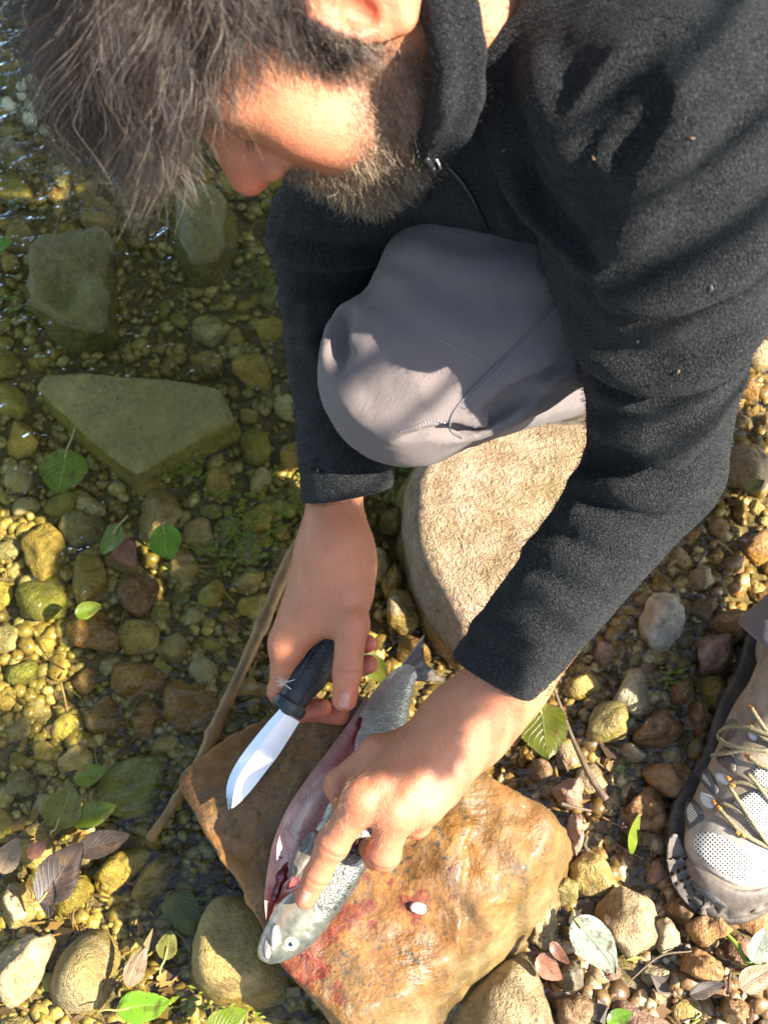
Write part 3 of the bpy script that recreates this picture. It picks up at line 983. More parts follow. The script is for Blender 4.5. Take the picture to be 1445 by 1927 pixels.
# the flat rock that serves as a table
ROCK_Z = 0.118
def rock_extra(q, d):
    # a raised flaky layer on the upper side and a step along it
    a = PZ(700, 1540, ROCK_Z); b = PZ(850, 1680, ROCK_Z)
    n = np.array([0.80, 0.55, 0.0])
    s = (q - np.array([*PZ(868, 1690, ROCK_Z)[:2], 0])) @ np.array([0.95, -0.12, 0]) + 0.006 * vnoise(q * 60, 21)
    lay = (q[:, 2] - (ROCK_Z + 0.0035)) 
    d = smin(d, np.maximum(np.maximum(lay, s), d - 0.008), 0.002)
    # trough that runs to the right-hand corner
    d = smax(d, -rc(q, PZ(905, 1440, ROCK_Z + 0.012), PZ(1010, 1560, ROCK_Z + 0.010), 0.011, 0.016), 0.014)
    d = smax(d, -rc(q, PZ(912, 1508, ROCK_Z + 0.0005), PZ(935, 1570, ROCK_Z + 0.0005), 0.0015, 0.001), 0.002)
    return d + 0.0016 * fbm(q * 70, 3, 31)
ro, rv, rock_f = hull_stone("flat_rock", "flat angular ochre rock used as a cutting board, smeared with blood, under the trout",
    [(350, 1474), (420, 1412), (560, 1335), (700, 1310), (860, 1408), (990, 1478), (1056, 1528), (1040, 1580), (842, 1796), (652, 1925), (578, 1862), (488, 1744), (418, 1605)],
    ROCK_Z, -0.03, 'orange', spreads=[.1, .1, .1, .1, .15, .25, .30, .42, .42, .10, -.12, -.14, -.10], rnd=0.016, namp=0.0045, nfreq=22, seed=5, h=0.0036, tilt=(-0.03, 0.02), mat=M['rock'], extra=rock_extra)
def near_px(V, pts, r):
    """0..1 nearness of points to spots named by photo position, on the rock"""
    out = np.zeros(len(V))
    for x, y, s in pts:
        c = PZ(x, y, ROCK_Z)
        out = np.maximum(out, np.exp(-(((V[:, :2] - c[:2]) ** 2).sum(1)) / (s * r) ** 2))
    return out
bl = near_px(rv, [(600, 1765, 1), (585, 1800, .9), (560, 1830, 1.1), (620, 1740, .8), (655, 1722, .8), (690, 1705, .5), (640, 1880, .35), (635, 1860, .35), (760, 1700, .5), (785, 1712, .7), (795, 1690, .4),
                  (735, 1660, .25), (720, 1640, .3), (780, 1730, .4), (690, 1650, .25), (850, 1640, .25), (700, 1740, .3), (610, 1830, .5), (850, 1690, .2)], 0.016)
set_attr(ro.data, 'blood', bl)
gz = np.clip((ROCK_Z - 0.012 - rv[:, 2]) / 0.03, 0, 1)
set_attr(ro.data, 'flank', gz)

hull_stone("boulder", "large rounded pinkish conglomerate boulder beneath the man's knee, partly in sun",
    [(764, 890), (772, 1000), (795, 1075), (868, 1172), (905, 1190), (965, 1130), (1060, 1040), (1180, 900), (1170, 800), (1040, 770), (860, 790), (785, 840)],
    0.088, -0.03, 'sand', spread=0.16, rnd=0.026, namp=0.005, nfreq=16, seed=8, moss=0.45, wet=0.1, grain=0.7, h=0.005, dome=0.35)
hull_stone("slab", "flat five-sided olive slab lying just under the clear water",
    [(62, 725), (105, 668), (215, 690), (300, 705), (405, 708), (446, 793), (258, 895), (165, 822)],
    0.0265, -0.016, 'olive', spread=0.10, rnd=0.006, namp=0.003, nfreq=16, seed=4, moss=0.6, wet=0.12, grain=0.0, h=0.005, tilt=(0.01, -0.01))
hull_stone("boulder", "mossy olive angular boulder standing up from the water below the man's hair",
    [(48, 500), (75, 440), (140, 425), (192, 428), (192, 520), (185, 595), (110, 585), (60, 550)],
    0.045, -0.03, 'moss', spread=0.12, rnd=0.010, namp=0.010, nfreq=26, seed=12, moss=0.9, wet=0.2, h=0.0045)
hull_stone("boulder", "smooth dark green egg-shaped boulder in the stream behind the man's sleeve",
    [(310, 380), (330, 330), (400, 320), (432, 370), (425, 440), (390, 485), (345, 478), (318, 440)],
    0.045, -0.03, 'moss', spread=0.2, rnd=0.03, namp=0.006, nfreq=26, seed=14, moss=0.8, wet=0.25, h=0.0045, dome=1.5)
hull_stone("boulder", "brown squarish boulder beside the trout's snout",
    [(368, 1830), (372, 1740), (395, 1695), (440, 1690), (480, 1720), (500, 1775), (492, 1840), (450, 1860), (400, 1862)],
    0.058, -0.03, 'gold', spread=0.25, rnd=0.014, namp=0.006, seed=15, moss=0.25, wet=0.5, h=0.005)
hull_stone("boulder", "pear-shaped lime-green mossy boulder half in sun near the glossy leaf",
    [(68, 1850), (95, 1780), (140, 1735), (185, 1740), (196, 1800), (198, 1850), (165, 1900), (110, 1912)],
    0.055, -0.02, 'tan', spread=0.22, rnd=0.03, namp=0.004, seed=16, moss=0.75, wet=0.0, grain=0.5, h=0.005, dome=2.0)
hull_stone("boulder", "big pale tan stone cut off by the bottom of the photo, below the flat rock",
    [(885, 1935), (900, 1850), (945, 1800), (985, 1795), (1030, 1860), (1042, 1935), (990, 1980), (920, 1985)],
    0.058, -0.02, 'tan', spread=0.3, rnd=0.02, namp=0.006, seed=18, wet=0.3, grain=0.3, h=0.005, moss=0.15)

# ------------------------------------------------------------------ stones one can point at
ST = [
 ("small lemon-yellow stone touching the corner of the olive slab", 388, 675, 62, 48, -10, .030, 'gold', 'pebble', 1, .5, .6),
 ("pale olive oval stone below the big ribbed leaf's left edge", 32, 895, 56, 66, 10, .024, 'pale', 'pebble', 2, .3, .6),
 ("brown-olive wedge stone with a blunt top in shallow water", 82, 1035, 82, 118, 15, .030, 'gold', 'angular', 3, .3, .7),
 ("pointed triangular olive stone under the small heart-shaped leaf", 165, 1085, 68, 105, 8, .032, 'gold', 'angular', 4, .3, .7),
 ("dark grey-brown stone directly left of the small upright leaf", 152, 985, 82, 82, 30, .030, 'grey', 'angular', 5, .2, .7),
 ("small pale stone resting on the grey-brown stone", 166, 945, 58, 46, -15, .036, 'pale', 'pebble', 6, .3, .6),
 ("large pinkish-brown wedge stone above the bright green leaf", 298, 960, 96, 100, 35, .030, 'tan', 'angular', 7, .2, .7),
 ("squarish tan stone right of the bright green leaf", 371, 993, 68, 60, -8, .028, 'tan', 'angular', 8, .2, .7),
 ("upright oval brown stone between the slab and the knee sleeve", 410, 906, 48, 66, 10, .028, 'gold', 'pebble', 9, .3, .7),
 ("flat yellow pebble under the slab's lowest corner", 279, 911, 58, 34, 15, .022, 'gold', 'pebble', 10, .3, .7),
 ("dark red-brown angular stone lying left of the stick", 255, 1110, 82, 82, -20, .034, 'red', 'angular', 11, 0, .8),
 ("brown stone carrying a pale green leaf scrap", 172, 1180, 92, 112, 40, .034, 'orange', 'angular', 12, .1, .8),
 ("broad honey-brown stone, higher of the two by the stick", 255, 1275, 108, 72, -8, .032, 'orange', 'pebble', 13, .1, .7),
 ("largest honey-brown stone against the lower end of the stick", 355, 1328, 112, 86, -15, .034, 'orange', 'pebble', 14, .1, .7),
 ("square honey-brown stone between two larger brown stones", 270, 1347, 66, 78, 0, .030, 'orange', 'angular', 15, .1, .7),
 ("slanting brown stone with a pale glint left of the square one", 192, 1345, 72, 74, 35, .030, 'brown', 'angular', 16, .1, .8),
 ("dusty tan stone with a flat face at the photo's left border, by the mossy boulder", 26, 1815, 112, 150, -35, .050, 'tan', 'angular', 17, 0, .1),
 ("slanting oval tan stone just under the dark crumpled leaf", 225, 1632, 62, 116, -45, .036, 'gold', 'pebble', 18, .2, .5),
 ("tapering olive stone with a dark hole near the stick's end", 287, 1648, 66, 112, -28, .034, 'gold', 'pebble', 19, .2, .7),
 ("wet stone beneath the dark crumpled leaves", 118, 1685, 108, 70, 20, .030, 'olive', 'pebble', 20, .2, .8),
 ("tan stone at the photo's left border under the leaf litter", 22, 1700, 72, 84, 10, .040, 'tan', 'angular', 21, 0, .2),
 ("olive-brown egg-shaped stone below the flat rock's right corner", 1120, 1643, 108, 80, -15, .036, 'gold', 'pebble', 22, .1, .5),
 ("large tan stone half in sun beside the boot's toe", 1188, 1735, 132, 112, -20, .044, 'tan', 'angular', 23, 0, .1),
 ("small dry tan stone squeezed between two bigger ones near the toe", 1256, 1760, 56, 62, 0, .034, 'pale', 'pebble', 24, 0, .1),
 ("upright brown stone with a wet rusty leaf across it, at the rock's lower edge", 1018, 1725, 66, 120, 8, .044, 'tan', 'angular', 25, .2, .5),
 ("smooth chestnut-brown oval stone with one dark pit", 1240, 1370, 102, 66, 12, .036, 'orange', 'pebble', 26, 0, .8),
 ("pale yellow angular stone standing among wet pebbles", 1202, 1300, 76, 82, -30, .044, 'pale', 'angular', 27, .1, .5),
 ("round greenish stone with a dark red rim beside the fallen leaf", 1146, 1352, 82, 74, 0, .036, 'olive', 'round', 28, .3, .9),
 ("rough ochre stone in shade left of the boot", 1272, 1462, 88, 96, 40, .040, 'orange', 'pebble', 29, 0, .4),
 ("ochre stone wedged under the rough ochre one", 1220, 1520, 90, 80, 10, .032, 'orange', 'angular', 30, 0, .5),
 ("small pinkish block with a wet flat top at the rock's corner", 1072, 1482, 62, 58, -25, .046, 'pink', 'angular', 31, 0, .6),
 ("narrow pink-brown stone standing under the rock's corner", 1084, 1568, 38, 80, -5, .034, 'pink', 'angular', 32, 0, .5),
 ("largest white stone on the gravel right of the black sleeve", 1252, 1160, 88, 104, 5, .044, 'white', 'pebble', 33, 0, .0),
 ("flat salmon-pink stone near the trouser cuff", 1350, 1216, 92, 72, 25, .040, 'pink', 'angular', 34, 0, .2),
 ("amber stone with a pale end above the salmon-pink one", 1378, 1168, 72, 64, -20, .036, 'orange', 'pebble', 35, 0, .7),
 ("little round brown stone at the edge of the leaf by the rock", 1020, 1446, 48, 42, 0, .036, 'brown', 'round', 36, 0, .8),
 ("upright amber stone near the boot's ankle", 1322, 1350, 44, 76, 8, .036, 'orange', 'pebble', 37, 0, .8),
 ("small amber stone next to the upright one", 1282, 1302, 40, 40, 40, .034, 'orange', 'angular', 38, 0, .8),
 ("small cream stone between chestnut and ochre stones", 1195, 1412, 52, 34, -10, .030, 'pale', 'pebble', 39, 0, .7),
 ("wet egg-shaped tan stone standing between the two hands", 756, 1146, 60, 84, 10, .044, 'tan', 'pebble', 40, .1, .7),
 ("cream stone on the gravel beside the bare wrist", 712, 1058, 54, 60, 20, .040, 'white', 'pebble', 41, 0, .2),
 ("thin orange stone behind the bare wrist", 690, 1012, 38, 62, 25, .036, 'orange', 'pebble', 42, 0, .5),
 ("cream stone touching the wrist's lower edge", 738, 1085, 42, 56, -25, .040, 'tan', 'angular', 43, 0, .3),
 ("dull brown round stone below the boulder", 780, 1212, 68, 62, 0, .034, 'brown', 'round', 44, 0, .6),
 ("brown stone left of the boulder's top", 742, 978, 58, 56, 30, .034, 'brown', 'pebble', 45, .2, .6),
 ("brown stone wedged under the boulder's left flank", 822, 1128, 66, 52, 20, .030, 'brown', 'pebble', 46, .1, .7),
 ("flat brown stone in the dark under the boot's toe", 1288, 1712, 66, 50, -10, .034, 'brown', 'angular', 47, 0, .4),
 ("tan stone with a crack below the boot's toe", 1338, 1742, 88, 62, 15, .040, 'orange', 'angular', 48, 0, .2),
 ("sandy flat stone near the photo's bottom, right of the whitish leaf", 1330, 1815, 84, 60, -12, .040, 'orange', 'angular', 49, 0, .1),
 ("glossy amber pebble at the photo's bottom edge", 1388, 1898, 54, 50, 20, .040, 'orange', 'pebble', 50, 0, .9),
 ("brown stone at the photo's bottom edge right of the big tan stone", 1078, 1905, 84, 66, -20, .040, 'brown', 'pebble', 51, 0, .4),
 ("big sandy stone at the photo's right border, beside the elbow", 1420, 868, 84, 96, 15, .050, 'tan', 'pebble', 52, .1, .1),
 ("pointed grey stone at the photo's left border under the hair", 26, 285, 54, 76, 0, .045, 'grey', 'angular', 53, .2, .1),
 ("tan stone at the photo's left border above the mossy boulder", 28, 434, 62, 50, 10, .036, 'tan', 'angular', 54, .2, .3),
 ("narrow olive stone right of the mossy boulder", 216, 462, 44, 68, 5, .034, 'olive', 'pebble', 55, .5, .5),
 ("striped dark pebble on the rock's lower side with bright glints", 1082, 1835, 50, 62, -30, .038, 'grey', 'pebble', 56, 0, .9),
 ("grey-brown oval pebble below the flat rock's lower side", 852, 1882, 56, 46, 20, .034, 'grey', 'pebble', 57, .1, .5),
 ("greenish pebble touching the flat rock's lower side", 862, 1828, 48, 52, -15, .034, 'olive', 'pebble', 58, .3, .5),
 ("olive round stone in the dark gap under the rock's right side", 1060, 1672, 56, 54, 0, .032, 'olive', 'round', 59, .2, .5),
 ("pinkish broken stone under the moving water beside the stick", 540, 1062, 62, 70, 20, .028, 'pink', 'angular', 60, 0, .6),
 ("flat broken cream stone under water left of the stick", 470, 1085, 66, 36, 25, .024, 'tan', 'angular', 61, 0, .6),
]
for (lab, px, py, w, h, a, ht, ti, kd, sd, ms, wt) in ST:
    stone(lab, px, py, w, h, a, ht, ti, kd, sd, ms, wt)

# ------------------------------------------------------------------ pebbles
MAN = [((720, 0), (720, 330), (610, 640), (640, 800), (830, 830), (1090, 790), (1090, 480), (1445, 560), (1445, 0)), ((0, 0), (420, 0), (420, 250), (300, 380), (160, 330), (60, 150)),
       ((1100, 480), (1080, 900), (860, 1240), (1000, 1310), (1290, 980), (1440, 560)), ((520, 350), (750, 350), (640, 640), (730, 900), (570, 930), (515, 600)),
       ((1240, 1620), (1380, 1290), (1445, 1290), (1445, 1690), (1330, 1720))]
def inpoly(x, y, poly):
    c = False; n = len(poly); j = n - 1
    for i in range(n):
        xi, yi = poly[i]; xj, yj = poly[j]
        if (yi > y) != (yj > y) and x < (xj - xi) * (y - yi) / (yj - yi + 1e-9) + xi: c = not c
        j = i
    return c
def to_px(p):
    v = np.asarray(p) - CP
    d = v @ CF
    return PW / 2 + FPX * (v @ CR) / d, PH / 2 - FPX * (v @ CU) / d

def zone(px, py):
    if py < 560 and px < 560: return "in the dim water below the man's hair"
    if px < 560 and py < 960: return "in clear shaded water around the olive slab"
    if px < 560 and py < 1420: return "in rippling water left of the knife and stick"
    if px < 520: return "on the lower bank around the crumpled leaves"
    if px < 900 and py < 1420: return "between the man's two hands and the boulder"
    if py > 1600 and px < 1445: return "on the sunny gravel below rock and boot"
    if py < 1260: return "on the bright gravel beyond the black sleeve"
    return "in the wet gap between rock and boot"

LANDMARKS = [("the olive slab", 250, 780), ("the mossy boulder", 120, 510), ("the dark green boulder", 370, 410), ("the ribbed floating leaf", 118, 890), ("the heart-shaped leaf", 211, 1018), ("the bright squarish leaf", 314, 1022),
    ("the pointed triangular stone", 165, 1085), ("the dark ridged stone", 255, 1110), ("the brown wedge stone", 82, 1035), ("the stone with leaf scrap", 172, 1180), ("the higher honey-brown stone", 255, 1275), ("the largest honey-brown stone", 355, 1328),
    ("the stick's upper end", 560, 1040), ("the stick's middle", 450, 1270), ("the stick's lower end", 285, 1575), ("the green leaf trio", 150, 1500), ("the crumpled dark leaf", 118, 1640), ("the dusty tan stone", 26, 1815), ("the lime mossy boulder", 130, 1825),
    ("the glossy green leaf", 275, 1890), ("the squarish boulder", 430, 1775), ("the underwater dark leaf", 345, 1725), ("the flat rock's bottom corner", 650, 1920), ("the flat rock's right corner", 1060, 1530), ("the flat rock's lower side", 870, 1790),
    ("the big bottom tan stone", 965, 1870), ("the whitish wet leaf", 1120, 1780), ("the half-sunlit tan stone", 1190, 1735), ("the egg-shaped olive-brown stone", 1120, 1643), ("the red-brown torn leaf", 1034, 1822), ("the amber bottom pebble", 1388, 1898),
    ("the yellow-green stalk", 1400, 1800), ("the boot's toe", 1345, 1735), ("the boot's ankle", 1390, 1290), ("the chestnut oval stone", 1240, 1370), ("the rough ochre stone", 1272, 1462), ("the mottled fallen leaf", 1022, 1376), ("the pale yellow stone", 1202, 1300),
    ("the white stone", 1252, 1160), ("the salmon-pink stone", 1350, 1216), ("the big elbow stone", 1420, 868), ("the sleeve's elbow", 1310, 990), ("the pinkish boulder", 900, 1180), ("the bare right wrist", 700, 1060), ("the fish's tail", 790, 1250), ("the man's hair", 180, 330)]

def scatter():
    tin = {'left': ['olive', 'gold', 'gold', 'brown', 'olive', 'tan', 'grey', 'green', 'pale'],
           'right': ['orange', 'brown', 'tan', 'orange', 'pink', 'pale', 'brown', 'red', 'gold', 'tan']}
    placed = []
    n = 0; tries = 0
    word = dict(olive='olive', gold='yellow-brown', brown='brown', orange='amber', tan='tan', pale='cream', pink='pinkish', red='red-brown', grey='grey', green='dark green')
    while n < 285 and tries < 12000:
        tries += 1
        px, py = rng.uniform(-20, 1465), rng.uniform(60, 1960)
        rr = rng.choice([0.0095, 0.0125, 0.016, 0.021, 0.027], p=[0.27, 0.30, 0.24, 0.13, 0.06])
        if px > 1050 and py < 1250: rr *= 0.72
        rr = rr * (1.35 - 0.5 * tries / 12000)
        if any(inpoly(px, py, q) for q in MAN): continue
        c = PZ(px, py, 0.015)
        if any((c[0] - s[0]) ** 2 + (c[1] - s[1]) ** 2 < (0.5 * (s[2] + s[3]) + rr * 0.62) ** 2 for s in STONES): continue
        if any((c[0] - s[0]) ** 2 + (c[1] - s[1]) ** 2 < (s[2] + rr * 0.86) ** 2 for s in placed): continue
        left = px < 560
        ti = rng.choice(tin['left' if left else 'right'])
        kd = rng.choice(['pebble', 'pebble', 'angular', 'angular', 'round'])
        asp = rng.uniform(0.68, 1.0)
        b = float(bed_z(c[0], c[1]))
        ht = rr * rng.uniform(0.75, 1.15)
        S = (rr, rr * asp, ht * 0.75)
        me = bake_mesh(stone_mesh(kd, int(rng.integers(100, 112))), S, rng.uniform(0, 6.28), (rng.normal() * .2, rng.normal() * .2))
        o = bpy.data.objects.new("pebble", me); COL.objects.link(o)
        o.location = (c[0], c[1], b + ht - S[2])
        v = rng.uniform(0.75, 1.3)
        v *= 1.45 if left else 1.0
        o['tint'] = [float(min(q * v, 0.8)) for q in TINTS[ti]]
        o['moss'] = float(rng.uniform(0.1, 0.5) if left else rng.uniform(0, 0.12)); o['wet'] = float(rng.uniform(0.4, 0.9) if py < 1700 and not (px > 1050 and py < 1250) else rng.uniform(0, .4)); o['grain'] = 0.2
        sh = dict(pebble='smooth', angular='angular', round='round')[kd]
        lm, lx, ly = min(LANDMARKS, key=lambda q: (q[1] - px) ** 2 + (q[2] - py) ** 2)
        an = math.degrees(math.atan2(ly - py, px - lx)) % 360
        side = ["to the right of", "up and right of", "just above", "up and left of", "to the left of", "down and left of", "just below", "down and right of"][int((an + 22.5) // 45) % 8]
        sz = 'tiny' if rr < .0115 else 'small' if rr < .016 else 'mid-sized' if rr < .021 else 'large'
        tone = 'pale ' if v > 1.15 * (1.45 if left else 1) else 'dark ' if v < .87 * (1.45 if left else 1) else ''
        tag(o, f"{sz} {sh} {tone}{word[ti]} pebble {side} {lm}", "pebble", f"{sz} {sh} {tone}{word[ti]} pebbles {side} {lm}")
        placed.append((c[0], c[1], rr)); n += 1
    return placed
PLACED = scatter()

def gravel():
    Vs, Fs, o = [], [], 0
    shapes = [stone_verts(ICO1[0], 60 + k, 0.6, 0.16) for k in range(8)]
    n = 0
    while n < 9800:
        px, py = rng.uniform(-60, 1505), rng.uniform(-40, 2000)
        c = PZ(px, py, 0.0)
        r = rng.choice([0.0036, 0.0055, 0.008, 0.0108], p=[0.32, 0.33, 0.24, 0.11])
        if c[0] < -0.05 and py < 1500 and r < 0.004: r = 0.005
        S = np.array([r, r * rng.uniform(.65, 1), r * rng.uniform(.38, .7)])
        v = shapes[int(rng.integers(8))] * S
        a = rng.uniform(0, 6.28); ca, sa = math.cos(a), math.sin(a)
        v = np.stack([v[:, 0] * ca - v[:, 1] * sa, v[:, 0] * sa + v[:, 1] * ca, v[:, 2]], 1)
        b = float(bed_z(c[0], c[1])) if n % 4 == 0 else b
        z = -0.012 if False else 0
        Vs.append(v + np.array([c[0], c[1], 0])); Fs.append(ICO1[1] + o); o += len(v); n += 1
    V = np.concatenate(Vs).reshape(n, -1, 3)
    cen = V.mean(1)
    V[:, :, 2] += (bed_z(cen[:, 0], cen[:, 1]) + 0.0015 + rng.uniform(0, .003, n))[:, None]
    tag(part("gravel", V.reshape(-1, 3), np.concatenate(Fs), M['gravel']), kind='stuff')
gravel()

# ------------------------------------------------------------------ trees round the stream (they shade it and are mirrored in it)
LEAFMAT = {}
def tree_leaf_mat():
    m, t, b = new_mat("tree_leaves")
    r = nd(t, 'NewGeometry').outputs['Random Per Island']
    c = ramp(t, r, [(0.0, (0.030, 0.055, 0.010)), (0.6, (0.060, 0.100, 0.016)), (1.0, (0.10, 0.14, 0.022))])
    t.links.new(c, b.inputs['Base Color']); b.inputs['Roughness'].default_value = 0.45
    tl = nd(t, 'BsdfTranslucent', {'Color': mixc(t, 0.5, c, (0.16, 0.22, 0.02))})
    mx = nd(t, 'MixShader', {0: 0.3, 1: b.outputs[0], 2: tl.outputs[0]})
    t.links.new(mx.outputs[0], t.nodes['Material Output'].inputs[0])
    return m
M['treeleaf'] = tree_leaf_mat()

def leaf_cloud(centers, radii, n, size, seed):
    r0 = np.random.default_rng(seed)
    centers = np.asarray(centers, float); radii = np.asarray(radii, float)
    k = r0.integers(0, len(centers), n)
    u = r0.normal(size=(n, 3)); u /= np.linalg.norm(u, axis=1)[:, None]
    c = centers[k] + u * radii[k] * (r0.uniform(0.15, 1.0, n) ** 0.5)[:, None]
    nn = r0.normal(size=(n, 3)) + np.array([0, 0, .8]); nn /= np.linalg.norm(nn, axis=1)[:, None]
    a = np.cross(nn, r0.normal(size=(n, 3))); a /= np.linalg.norm(a, axis=1)[:, None]
    b = np.cross(nn, a)
    s = size * r0.uniform(.6, 1.25, n)[:, None]
    V = np.stack([c - a * s, c - a * s * .35 + b * s * .42, c + a * s * .4 + b * s * .40 - nn * s * .1, c + a * s, c + a * s * .4 - b * s * .40 - nn * s * .1, c - a * s * .35 - b * s * .42], 1).reshape(-1, 3)
    i = np.arange(n)[:, None] * 6
    F = np.concatenate([np.hstack([i, i + 1, i + 2, i + 3]), np.hstack([i, i + 3, i + 4, i + 5])]).astype(np.int32)
    return V, F

def tree(x, y, h, label, clumps, n, size, seed, limb=.05):
    t = thing("tree", (x, y, float(bed_z(x, y))), label, "tree")
    top = np.array([x, y, 0]) + np.array([0, 0, h])
    parts = [tube(spline([(x, y, -.1), (x + .05, y - .04, h * .45), (top[0] - .05, top[1], top[2])], 9), np.linspace(.13, .035, 9), 9)]
    for c, r in clumps:
        s = np.array([x, y, h * random.uniform(.4, .75)])
        mid = (s + np.array(c)) / 2 + np.array([0, 0, .12])
        parts.append(tube(spline([s, mid, c], 7), np.linspace(limb, limb * .24, 7), 6))
    V, F = joinm(parts)
    part("trunk", V, F, M['bark'], t)
    V, F = leaf_cloud([c for c, r in clumps], [r for c, r in clumps], n, size, seed)
    part("crown", V, F, M['treeleaf'], t, False)

def forest():
    r0 = np.random.default_rng(4)
    i = 0
    names = ["tall leafy tree on the far bank", "broad leafy tree upstream of the man", "dense young tree on the near bank", "spreading tree behind the photographer", "slim leafy tree downstream", "bushy tree shading the water", "low leafy tree by the gravel bar"]
    for az, dist in ((34, 3.6), (76, 3.2), (108, 3.1), (165, 3.0), (210, 3.2), (258, 3.4), (306, 3.8)):
        x, y = dist * math.cos(rad(az)), .4 + dist * math.sin(rad(az))
        h = r0.uniform(3.6, 4.6) + (2.4 if 70 < az < 130 else 0)
        cl = []
        for k in range(9 if not 70 < az < 130 else 30):
            cl.append(((x + r0.normal() * .75, y + r0.normal() * .75, h * r0.uniform(.10, 1.05)), np.array([.75, .75, .55]) * r0.uniform(.8, 1.2)))
        tree(x, y, h, names[i], cl, (11000 if 70 < az < 130 else 2300), .10, 40 + i); i += 1
    # unseen tree: bough clumps laid along the sun's line to shade the stream
    S = np.array(SUN_TO)
    cl = []
    for gx in np.arange(-.80, .30, .17):
        for gy in np.arange(.36, 1.60, .17):
            if gy < .88: continue
            cl.append((np.array([gx, gy, 0]) + S * (2.5 + r0.uniform(-.15, .15)), np.array([.10, .10, .09])))
    for gx in (-.38, -.47, -.56, -.66):
        for gy in (.26, .35, .44):
            if gx > -.5 and gy > .3: continue
            cl.append((np.array([gx, gy, 0]) + S * (2.3 + r0.uniform(-.1, .1)), np.array([.055, .055, .05])))
    k0 = len(cl)
    fine = []  # added leaf clumps towards the sun, only to shade the knife hand
    for q in ((-.045, .30, .19), (-.035, .345, .22), (-.06, .265, .18), (-.03, .39, .25)):
        fine.append((np.array(q) + S * 1.35, np.array([.032, .032, .03])))
    tree(2.6, -1.3, 2.4, "slender sapling whose twigs hang low towards the man", fine, 900, .020, 79, .006)
    tree(2.6, 1.9, 3.0, "unseen tree with a low bough shaped to shade the upper stream", cl, 2600, .045, 77, .014)
forest()
# ================================================================== the man
PERSON = thing("person", (0.20, 0.62, 0.02),
    "crouching bearded man in black fleece and grey trousers holding a knife over the rock", "person")

# ---- head frame
HF = cdir(-.45, -.8, -.4)                     # where the face points
HU = cdir(-.86, .1, .5); HU = HU - HF * (HU @ HF); HU /= np.linalg.norm(HU)
HL = np.cross(HU, HF)                         # the head's own left
HC = P(665, 65, 0.665) - 0.078 * HL
HM = np.stack([HF, HL, HU], 1)
def H(x, y, z): return HC + HM @ np.array([x, y, z])

# ---- joints
shL, elL, wrL = P(1268, 205, .715), P(1238, 872, .915), P(900, 1325, .938)
shR, elR, wrR = P(800, 240, .90), P(634, 440, .965), P(630, 1040, .99)
cufL, cufR = P(927, 1284, .928), P(652, 925, .995)

def head_sdf(p):
    q = (p - HC) @ HM
    s = q.copy(); s[:, 1] = np.abs(s[:, 1])
    d = ell(q, (-.012, 0, .045), (.096, .077, .092))
    d = smin(d, ell(q, (.040, 0, .030), (.050, .062, .068)), .03)
    d = smin(d, ell(q, (.040, 0, -.045), (.046, .049, .055)), .03)
    d = smin(d, rc(s, (-.004, .058, -.030), (.030, .048, -.075), .014, .016), .025)
    d = smin(d, rc(s, (.030, .048, -.075), (.076, .012, -.085), .016, .016), .022)
    d = smin(d, sph(q, (.081, 0, -.084), .017), .02)
    d = smin(d, sph(s, (.058, .045, -.006), .019), .028)          # cheek bones
    d = smin(d, sph(s, (.056, .042, -.036), .018), .03)
    d = smin(d, ell(q, (.074, 0, -.047), (.023, .032, .026)), .02)  # round the mouth
    d = smin(d, rc(s, (.080, .006, .040), (.062, .048, .042), .011, .009), .018)  # brows
    d = smax(d, -sph(s, (.094, .035, .021), .0135), .014)           # eye sockets
    d = smin(d, ell(s, (.0690, .033, .0195), (.0155, .0175, .0125)), .006)  # closed lids
    d = smin(d, rc(q, (.084, 0, .030), (.110, 0, -.010), .0080, .0105), .012)  # nose
    d = smin(d, ell(q, (.090, 0, -.006), (.021, .0150, .024)), .014)
    d = smin(d, sph(q, (.1135, 0, -.013), .0100), .008)
    d = smin(d, sph(s, (.0985, .0125, -.018), .0085), .007)
    d = smax(d, -sph(s, (.105, .0065, -.0255), .0042), .004)
    d = smin(d, chain(s, [(.098, 0, -.042), (.092, .016, -.044), (.083, .027, -.049)], [.0058, .0048, .003], .004), .005)
    d = smin(d, chain(s, [(.097, 0, -.055), (.091, .015, -.054), (.083, .026, -.050)], [.0066, .0055, .003], .004), .005)
    d = smax(d, -chain(s, [(.106, 0, -.0485), (.098, .016, -.0490), (.086, .029, -.0495)], [.0016, .0016, .0012], .002), .003)
    # ears
    e = s - np.array([-.012, .079, .008])
    A = np.array([[.96, .28, 0], [-.28, .96, 0], [0, 0, 1.0]]).T
    e = e @ A
    pin = ell(e, (-.002, .004, .002), (.018, .0055, .031))
    rim = [(.012, .001, -.010), (.016, .003, .006), (.014, .006, .022), (.003, .010, .033), (-.012, .013, .031), (-.020, .014, .016), (-.019, .012, -.002), (-.012, .008, -.018), (-.004, .005, -.028)]
    pin = smin(pin, chain(e, rim, [.0028, .0036, .0040, .0040, .0040, .0038, .0035, .0036, .0055], .003), .004)
    pin = smin(pin, chain(e, [(-.009, .009, .024), (-.013, .010, .008), (-.010, .008, -.008), (-.002, .006, -.014)], [.003, .003, .003, .003], .003), .003)
    pin = smax(pin, -ell(e, (.002, .009, -.002), (.009, .0085, .012)), .004)
    pin = smax(pin, -chain(e, [(.006, .010, .015), (-.004, .013, .027), (-.0165, .016, .013)], [.003, .003, .003], .003), .003)
    pin = smin(pin, sph(e, (.013, .002, -.007), .0058), .004)      # tragus
    d = smin(d, pin, .007)
    # neck
    d = smin(d, rc(p, H(-.032, 0, -.035), NECK, .052, .060), .03)
    d = smin(d, rc(p, H(-.030, .060, -.010), H(-.03, .045, -.15), .017, .016), .025)
    return d
NECK = H(-.055, -.005, -.17)

